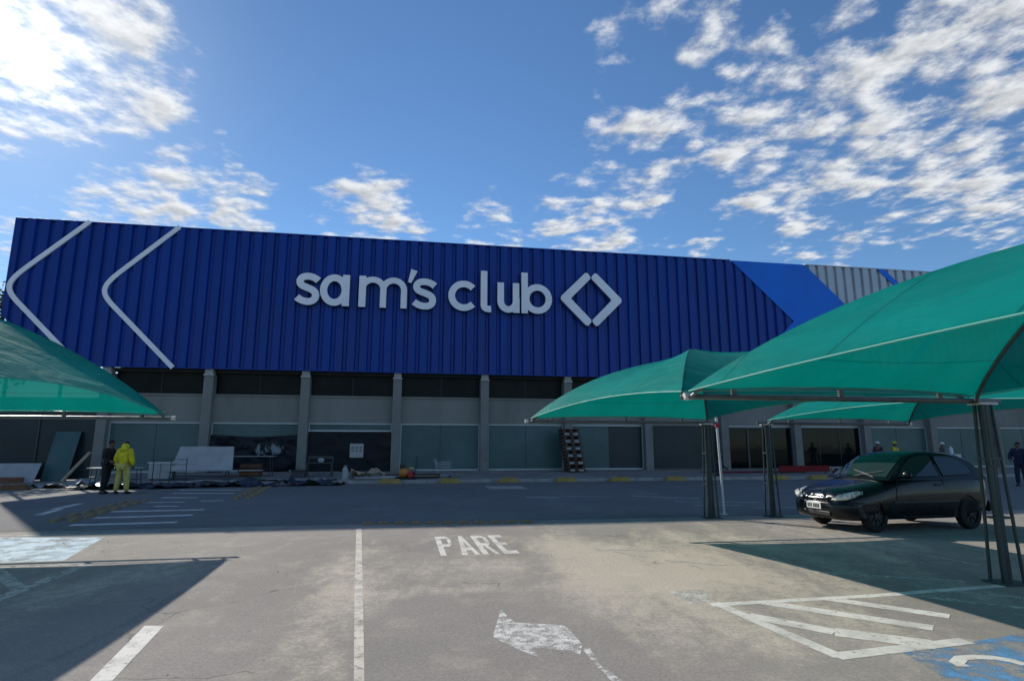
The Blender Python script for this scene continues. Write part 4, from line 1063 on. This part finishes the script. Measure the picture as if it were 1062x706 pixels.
# left group (u,w from G)
g1 = G(105, 500, .02); table(-11.3, 26.6, .0, R(6), 1.9, .7, .80, 'white topped metal trestle table behind the two people', 'board')
b = MB()
for x_ in (-.7, -.05, .55): b.tube([(x_, 0, 0), (x_, 0, 1.0)], .018, 8)
for z_ in (.2, .45, .75, .95): b.tube([(-.05, 0, z_), (.55, 0, z_)], .012, 6)
b.tube([(-.7, 0, .95), (-.05, 0, .95)], .010, 6)
single(b, 'metal_rack', 'steel', 'thin grey metal rack frame to the right of the yellow figure', 'rack', -9.35, 26.8, .15)
t = thing('white_cabinet', 'low white cabinet between the rack and the big white board', 'cabinet', -10.45, 28.9, .19)
MB().box(-.48, .48, -.25, .25, .05, .72).build('carcass', 'board', t, bevel=.01)
MB().box(-.53, .53, -.29, .29, .72, .76).build('cabinet_top', 'white', t, bevel=.005)
MB().box(-.01, .01, -.256, -.252, .08, .70).build('door_gap', 'steel', t)
for x_ in (-.40, .40): MB().box(x_-.04, x_+.04, -.2, .2, 0, .05).build('leg', 'steel', t)
table(-8.15, 28.5, .18, R(-2), 3.9, .6, .42, 'long low white bench table in front of the leaning white board', 'board')
b = MB(); b.add([(-1.3,-.05,0),(1.25,-.05,0),(1.12,.42,1.02),(-1.12,.42,1.02),(-1.3,-.01,0),(1.25,-.01,0),(1.12,.46,1.02),(-1.12,.46,1.02)], [(0,1,2,3),(7,6,5,4),(0,4,5,1),(1,5,6,2),(2,6,7,3),(3,7,4,0)])
single(b, 'white_board', 'board', 'large off-white board propped up on the low bench table', 'board', -8.75, 28.66, .59+.015)
table(-7.15, 30.2, .24, R(2), 2.2, .8, .95, 'tall narrow table with a long pale top in front of the black plastic', 'board')
t = thing('brown_crate', 'open brown wooden crate under the tall table', 'crate', -7.1, 30.3, .24)
for i in range(3): 
    for y_ in (-.27, .25): MB().box(-.45, .45, y_, y_+.02, .05+i*.19, .20+i*.19).build('slat', 'brown', t)
for x_ in (-.45, .43): MB().box(x_, x_+.02, -.248, .248, .05, .60).build('end_panel', 'brown', t)
MB().box(-.43, .43, -.248, .248, .02, .045).build('floor_panel', 'brown', t)
# leaning things far left
def lean(u0, u1, zt_, w0, shift, mat, name, label, cat, z0=.01, lean_=.6, th=.03, sx=0):
    b = MB(); b.add([(u0,w0,z0),(u1,w0,z0),(u1+shift,w0+lean_,zt_),(u0+shift+sx,w0+lean_,zt_),(u0,w0+th,z0),(u1,w0+th,z0),(u1+shift,w0+lean_+th,zt_),(u0+shift+sx,w0+lean_+th,zt_)],
        [(0,1,2,3),(7,6,5,4),(0,4,5,1),(1,5,6,2),(2,6,7,3),(3,7,4,0)])
    m_ = MB().add([v-Vector((u0, w0, 0)) for v in b.v], b.f); return single(m_, name, mat, label, cat, u0, w0, 0)
lean(-16.85, -15.75, 2.35, 32.0, .12, 'teal_glass', 'glass_sheet', 'teal glass sheet leaning against the dark screen at left', 'glass sheet', lean_=.6)
lean(-21.0, -16.7, .86, 31.2, .0, 'board', 'leaning_board', 'white board leaning low against the dark screen at the left edge', 'board', lean_=.5, sx=.0)
lean(-18.2, -16.9, .26, 30.8, .0, 'brown', 'wood_offcut', 'reddish wood offcut lying in front of the white panel', 'wood', lean_=.08, th=.05)
b = MB().rbar((0, 0, .03), (.62, .9, 1.35), .22, .05)
single(b, 'timber_plank', 'palewood', 'pale timber plank leaning diagonally beside the teal glass sheet', 'plank', -15.25, 30.6, .02)
# ground sheets
def gsheet(poly, mat, label, nm, amp=.22, seed=0, nx=60, ny=10, z=.01):
    cu = sum(p[0] for p in poly)/4; cw = sum(p[1] for p in poly)/4
    b = MB().sheet(*[(p[0]-cu, p[1]-cw, 0) for p in poly], nx, ny, amp, seed)
    single(b, nm, mat, label, 'plastic sheet', cu, cw, z, smooth=50)
gsheet([(-12.6,25.4),(-8.4,25.7),(-8.4,27.2),(-12.6,27.6)], 'tarp_dark', 'dark crumpled sheet on the ground behind the two people', 'ground_sheet', .2, 1)
gsheet([(-8.3,25.8),(-5.0,26.3),(-5.0,27.2),(-8.3,27.4)], 'tarp_dark', 'blue-grey crumpled sheet on the road in front of the low bench', 'ground_sheet', .22, 2)
gsheet([(-4.9,26.2),(-2.6,26.5),(-2.5,27.5),(-4.9,27.4)], 'tarp_dark', 'dark crumpled sheet heaped at the kerb before the black plastic', 'ground_sheet', .30, 3)
gsheet([(-14.6,27.0),(-12.8,26.6),(-12.4,28.2),(-14.4,28.8)], 'tarp_pale', 'pale crumpled sheet lying in the sun left of the people', 'ground_sheet', .22, 4, 30, 14)
gsheet([(-9.4,27.45),(-3.0,27.7),(-3.0,28.6),(-9.4,28.4)], 'tarp_pale', 'pale dusty sheet spread under the bench on the pavement edge', 'ground_sheet', .10, 5, 60, 10, .13)
# rubble & boards between
def boards(u, w, z, label, n, L, mat, rot=0):
    t = thing('board_pile', label, 'boards', u, w, z, rot)
    for i in range(n):
        k = random.uniform(-.12, .12); b = MB(); a = random.uniform(-.05, .05)
        b.rbar((-L/2+k, -.1+a, i*.05+.025), (L/2+k, -.1-a, i*.05+.03), .55, .045); b.build('board', mat if i % 2 == 0 else 'board', t)
boards(.35, 28.9, .21, 'flat pile of pale and brown boards behind the orange machine', 3, 2.6, 'palletw')
boards(-1.4, 28.3, .17, 'low spread of thin boards between the bucket and the machine', 2, 1.8, 'walk', R(8))
gsheet([(-2.4,28.4),(-.9,28.4),(-.9,29.4),(-2.4,29.4)], 'palewood', 'heap of brown packing paper beside the flat board pile', 'paper_heap', .38, 9, 24, 14, .2)
# workbench with clutter
t = thing('work_bench', 'dark metal work bench with clutter on it beside the black plastic', 'bench', -3.95, 29.9, .23)
MB().box(-.62, .62, -.3, .3, .62, .66).build('bench_top', 'steel', t)
for x_ in (-.56, .56):
    for y_ in (-.26, .26): MB().box(x_-.025, x_+.025, y_-.025, y_+.025, 0, .95 if y_ > 0 else .62).build('leg', 'steel', t)
MB().box(-.585, .585, .24, .27, .82, .95).build('back_rail', 'steel', t)
b = MB(); b.ell((0, 0, .10), .16, .13, .10); b.tube([(0,0,.0),(0,0,.04)], .12, 12); single(b, 'white_helmet', 'board', 'rounded pale lump left on the work bench top', 'helmet', -3.9, 29.85, .23+.66, smooth=50)
t = thing('tool_box', 'dark tool box on the pavement left of the work bench', 'tool box', -4.85, 29.6, .22)
MB().box(-.3, .3, -.16, .16, 0, .26).build('box_body', 'steel', t, bevel=.01); MB().box(-.32, .32, -.18, .18, .26, .33).build('lid', 'black', t, bevel=.01)
MB().tube([(-.12,0,.33),(-.1,0,.40),(.1,0,.40),(.12,0,.33)], .012, 6).build('handle', 'black', t)
# mixing tool / white tube
t = thing('cement_bag', 'upright pale sack standing at the kerb below the taped notice', 'sack', -2.62, 28.3, .16)
b = MB(); vs = []
b.tube([(0,0,0),(0,0,.08),(.01,0,.28),(-.01,0,.46),(0,0,.56)], [.12,.15,.14,.12,.07], 12); b.build('sack_body', 'board', t, smooth=60)
MB().tube([(0,0,.54),(.02,0,.62)], [.04,.09], 10).build('sack_neck', 'board', t, smooth=60)
MB().ell((0, 0, -.005), .30, .22, .03).build('spill', 'board', t, smooth=60)
# notice on plastic
t = thing('notice_panel', 'pale square notice with two rows of dark marks taped on the black plastic', 'notice', -2.5, 32.78, 1.42)
MB().box(-.35, .35, -.05, -.03, -.36, .36).build('panel', 'bracket', t)
for r_ in range(2):
    for c_ in range(3): MB().box(-.27+c_*.21, -.14+c_*.21, -.056, -.052, -.02+r_*.17-.05, .10+r_*.17-.05).build('mark', 'column', t)
# plate compactor
t = thing('plate_compactor', 'orange plate compactor with black engine on the pavement edge', 'machine', .12, 28.0, .155, R(-10))
MB().box(-.42, .38, -.25, .25, 0, .05).build('plate', 'steel', t, bevel=.01)
b = MB(); b.ell((-.12, 0, .30), .26, .20, .22); b.build('engine_cover', 'orange', t, smooth=60)
b = MB(); b.box(.10, .34, -.15, .15, .06, .34); b.build('engine_block', 'black', t, bevel=.02)
b = MB(); b.ell((.22, 0, .47), .17, .13, .09); b.build('fuel_tank', 'palewood', t, smooth=60)
b = MB(); b.tube([(-.2,0,.48),(-.2,0,.66)], .11, 14); b.build('air_filter', 'black', t, smooth=50)
b = MB(); b.tube([(.3,-.2,.1),(.42,-.2,.6),(.46,-.2,1.0)], .014, 6); b.tube([(.3,.2,.1),(.42,.2,.6),(.46,.2,1.0)], .014, 6); b.tube([(.46,-.2,1.0),(.46,.2,1.0)], .018, 6); b.build('handle', 'black', t)
b = MB(); b.ell((.20, -.20, .22), .13, .05, .16); b.build('red_guard', 'red', t, smooth=50)
# wire trolley
t = thing('wire_trolley', 'empty wire shopping trolley in front of the frosted pane', 'trolley', 1.85, 28.9, .19, R(8)); t.scale = (.82, .85, .9)
b = MB()
for k in range(9):
    x_ = -.42+k*.105; b.tube([(x_*.9, -.24, .42), (x_, -.28, .80)], .005, 5); b.tube([(x_*.9, .24, .42), (x_, .28, .80)], .005, 5); b.tube([(x_*.9, -.24, .42), (x_*.9, .24, .42)], .005, 5)
for z_, k in ((.42, .38), (.54, .39), (.67, .405), (.80, .42)):
    b.tube([(-k,-.24-.01,z_),(k,-.25,z_),(k,.25,z_),(-k,.25,z_),(-k,-.25,z_)], .007, 5)
b.build('basket', 'chrome', t)
b = MB()
for y_ in (-.22, .22): b.tube([(.38, y_, .10), (-.40, y_, .12), (-.36, y_, .42), (-.55, y_, .95)], .012, 6)
b.tube([(-.55,-.24,.95),(-.55,.24,.95)], .014, 6); b.tube([(.38,-.22,.10),(.38,.22,.10)], .012, 6); b.build('chassis', 'chrome', t)
for x_ in (-.38, .36):
    for y_ in (-.22, .22): MB().tube([(x_, y_-.012, .055), (x_, y_+.012, .055)], .055, 12).build('castor', 'black', t)
# right: mats, cabinets, tape
b = MB().box(-3.0, 3.0, -.45, .45, 0, .03)
single(b, 'red_mat', 'redcloth', 'long red mat laid along the entrance pavement', 'mat', 18.9, 30.4, .26)
t = thing('red_barrier', 'red barrier board low on the pavement beside the car bonnet', 'barrier', 21.2, 29.3, .2)
MB().box(-1.5, 1.5, -.02, .02, .10, .42).build('board', 'redcloth', t)
for x_ in (-1.3, 0, 1.3): MB().box(x_-.04, x_+.04, .021, .09, 0, .40).build('post', 'steel', t)
t = thing('low_counter', 'low beige counter behind the car tail with a red strip along its top', 'counter', 28.3, 30.4, .26)
MB().box(-1.25, 1.25, -.35, .35, 0, .85).build('counter_body', 'palewood', t, bevel=.01)
MB().box(-1.3, 1.3, -.4, .4, .85, .90).build('red_strip', 'redcloth', t)
for k in range(4): MB().box(-1.2+k*.8-.012, -1.2+k*.8+.012, -.354, -.351, .02, .83).build('panel_gap', 'steel', t)
t = thing('white_cabinet', 'upright white cabinet right of the near lattice column', 'cabinet', 30.85, 29.6, .22)
MB().box(-.33, .33, -.3, .3, 0, 1.0).build('carcass', 'board', t, bevel=.01)
MB().box(-.30, .30, -.306, -.302, .06, .94).build('door', 'white', t)
MB().tube([(0, 0, 1.0), (0, 0, 1.28), (0, 0, 1.42)], [.11, .11, .04], 12).build('bottle', 'white', t, smooth=40)
MB().box(.22, .25, -.325, -.307, .45, .6).build('handle', 'steel', t)

# loose grit on the car park and road
rg = random.Random(11); mb = MB()
for i in range(900):
    if i < 620: u = rg.uniform(-6, 9); w = 2.2+rg.random()**1.6*11
    else: u = rg.gauss(0, 9); w = 27.5-abs(rg.gauss(0, .5))
    r_ = rg.uniform(.002, .007)*(1.0 if w < 8 else 1.6); a = rg.uniform(0, 6.28)
    ps = [(u+r_*math.cos(a+k*1.2566)*rg.uniform(.7, 1.2), w+r_*math.sin(a+k*1.2566)*rg.uniform(.7, 1.2), .001 if w < 13.3 else .005) for k in range(5)]
    mb.add(ps+[(u, w, r_*rg.uniform(.5, .9)+.004)], [(k, (k+1) % 5, 5) for k in range(5)])
tag(mb.build('loose_grit', 'kerb', world=True), 'small loose grit and stone chips scattered over the tarmac', 'grit', kind='stuff')

# ------------------------------------------------------------------ tree at far left
def tree(u, w, H, label, seed):
    rnd = random.Random(seed)
    t = thing('tree', label, 'tree', u, w, 0)
    b = MB(); b.tube([(0,0,0),(.1,0,H*.3),(0,.1,H*.6)], [.28,.20,.09], 10)
    tips = []
    for k in range(9):
        a = rnd.uniform(0, 6.28); l = rnd.uniform(.18, .32)*H; z0 = H*rnd.uniform(.28, .55)
        e = (l*math.cos(a), l*math.sin(a), z0+l*rnd.uniform(.5, 1.1)); tips.append(Vector(e)); b.tube([(0.05,.05,z0), (e[0]*.5, e[1]*.5, z0+(e[2]-z0)*.6), e], [.09,.06,.03], 6)
    b.build('trunk', 'bark', t, smooth=60)
    b = MB(); cl = [(p, rnd.uniform(.9, 1.7)) for p in tips] + [(Vector((rnd.uniform(-2,2), rnd.uniform(-2,2), H*rnd.uniform(.6,.88))), rnd.uniform(.8,1.6)) for _ in range(16)]
    for c_, r_ in cl:
        for _ in range(260):
            v = Vector((rnd.gauss(0,1), rnd.gauss(0,1), rnd.gauss(0,.8))).normalized()*r_*rnd.uniform(.55,1.05)
            p = c_+v; s_ = rnd.uniform(.10,.2); n1 = Vector((rnd.gauss(0,1), rnd.gauss(0,1), rnd.gauss(0,1))).normalized(); n2 = n1.orthogonal().normalized(); n3 = n1.cross(n2)
            b.quad(p-n2*s_, p-n3*s_*.5, p+n2*s_, p+n3*s_*.5)
    b.build('crown', 'leaf', t)
tree(-25.5, 40.0, 11.4, 'green tree rising behind the left end of the store', 3)

sc.cycles.max_bounces = 6; sc.cycles.diffuse_bounces = 3; sc.cycles.glossy_bounces = 3; sc.cycles.transmission_bounces = 3
sc.cycles.transparent_max_bounces = 8; sc.cycles.caustics_reflective = False; sc.cycles.caustics_refractive = False
sc.cycles.sample_clamp_indirect = 6
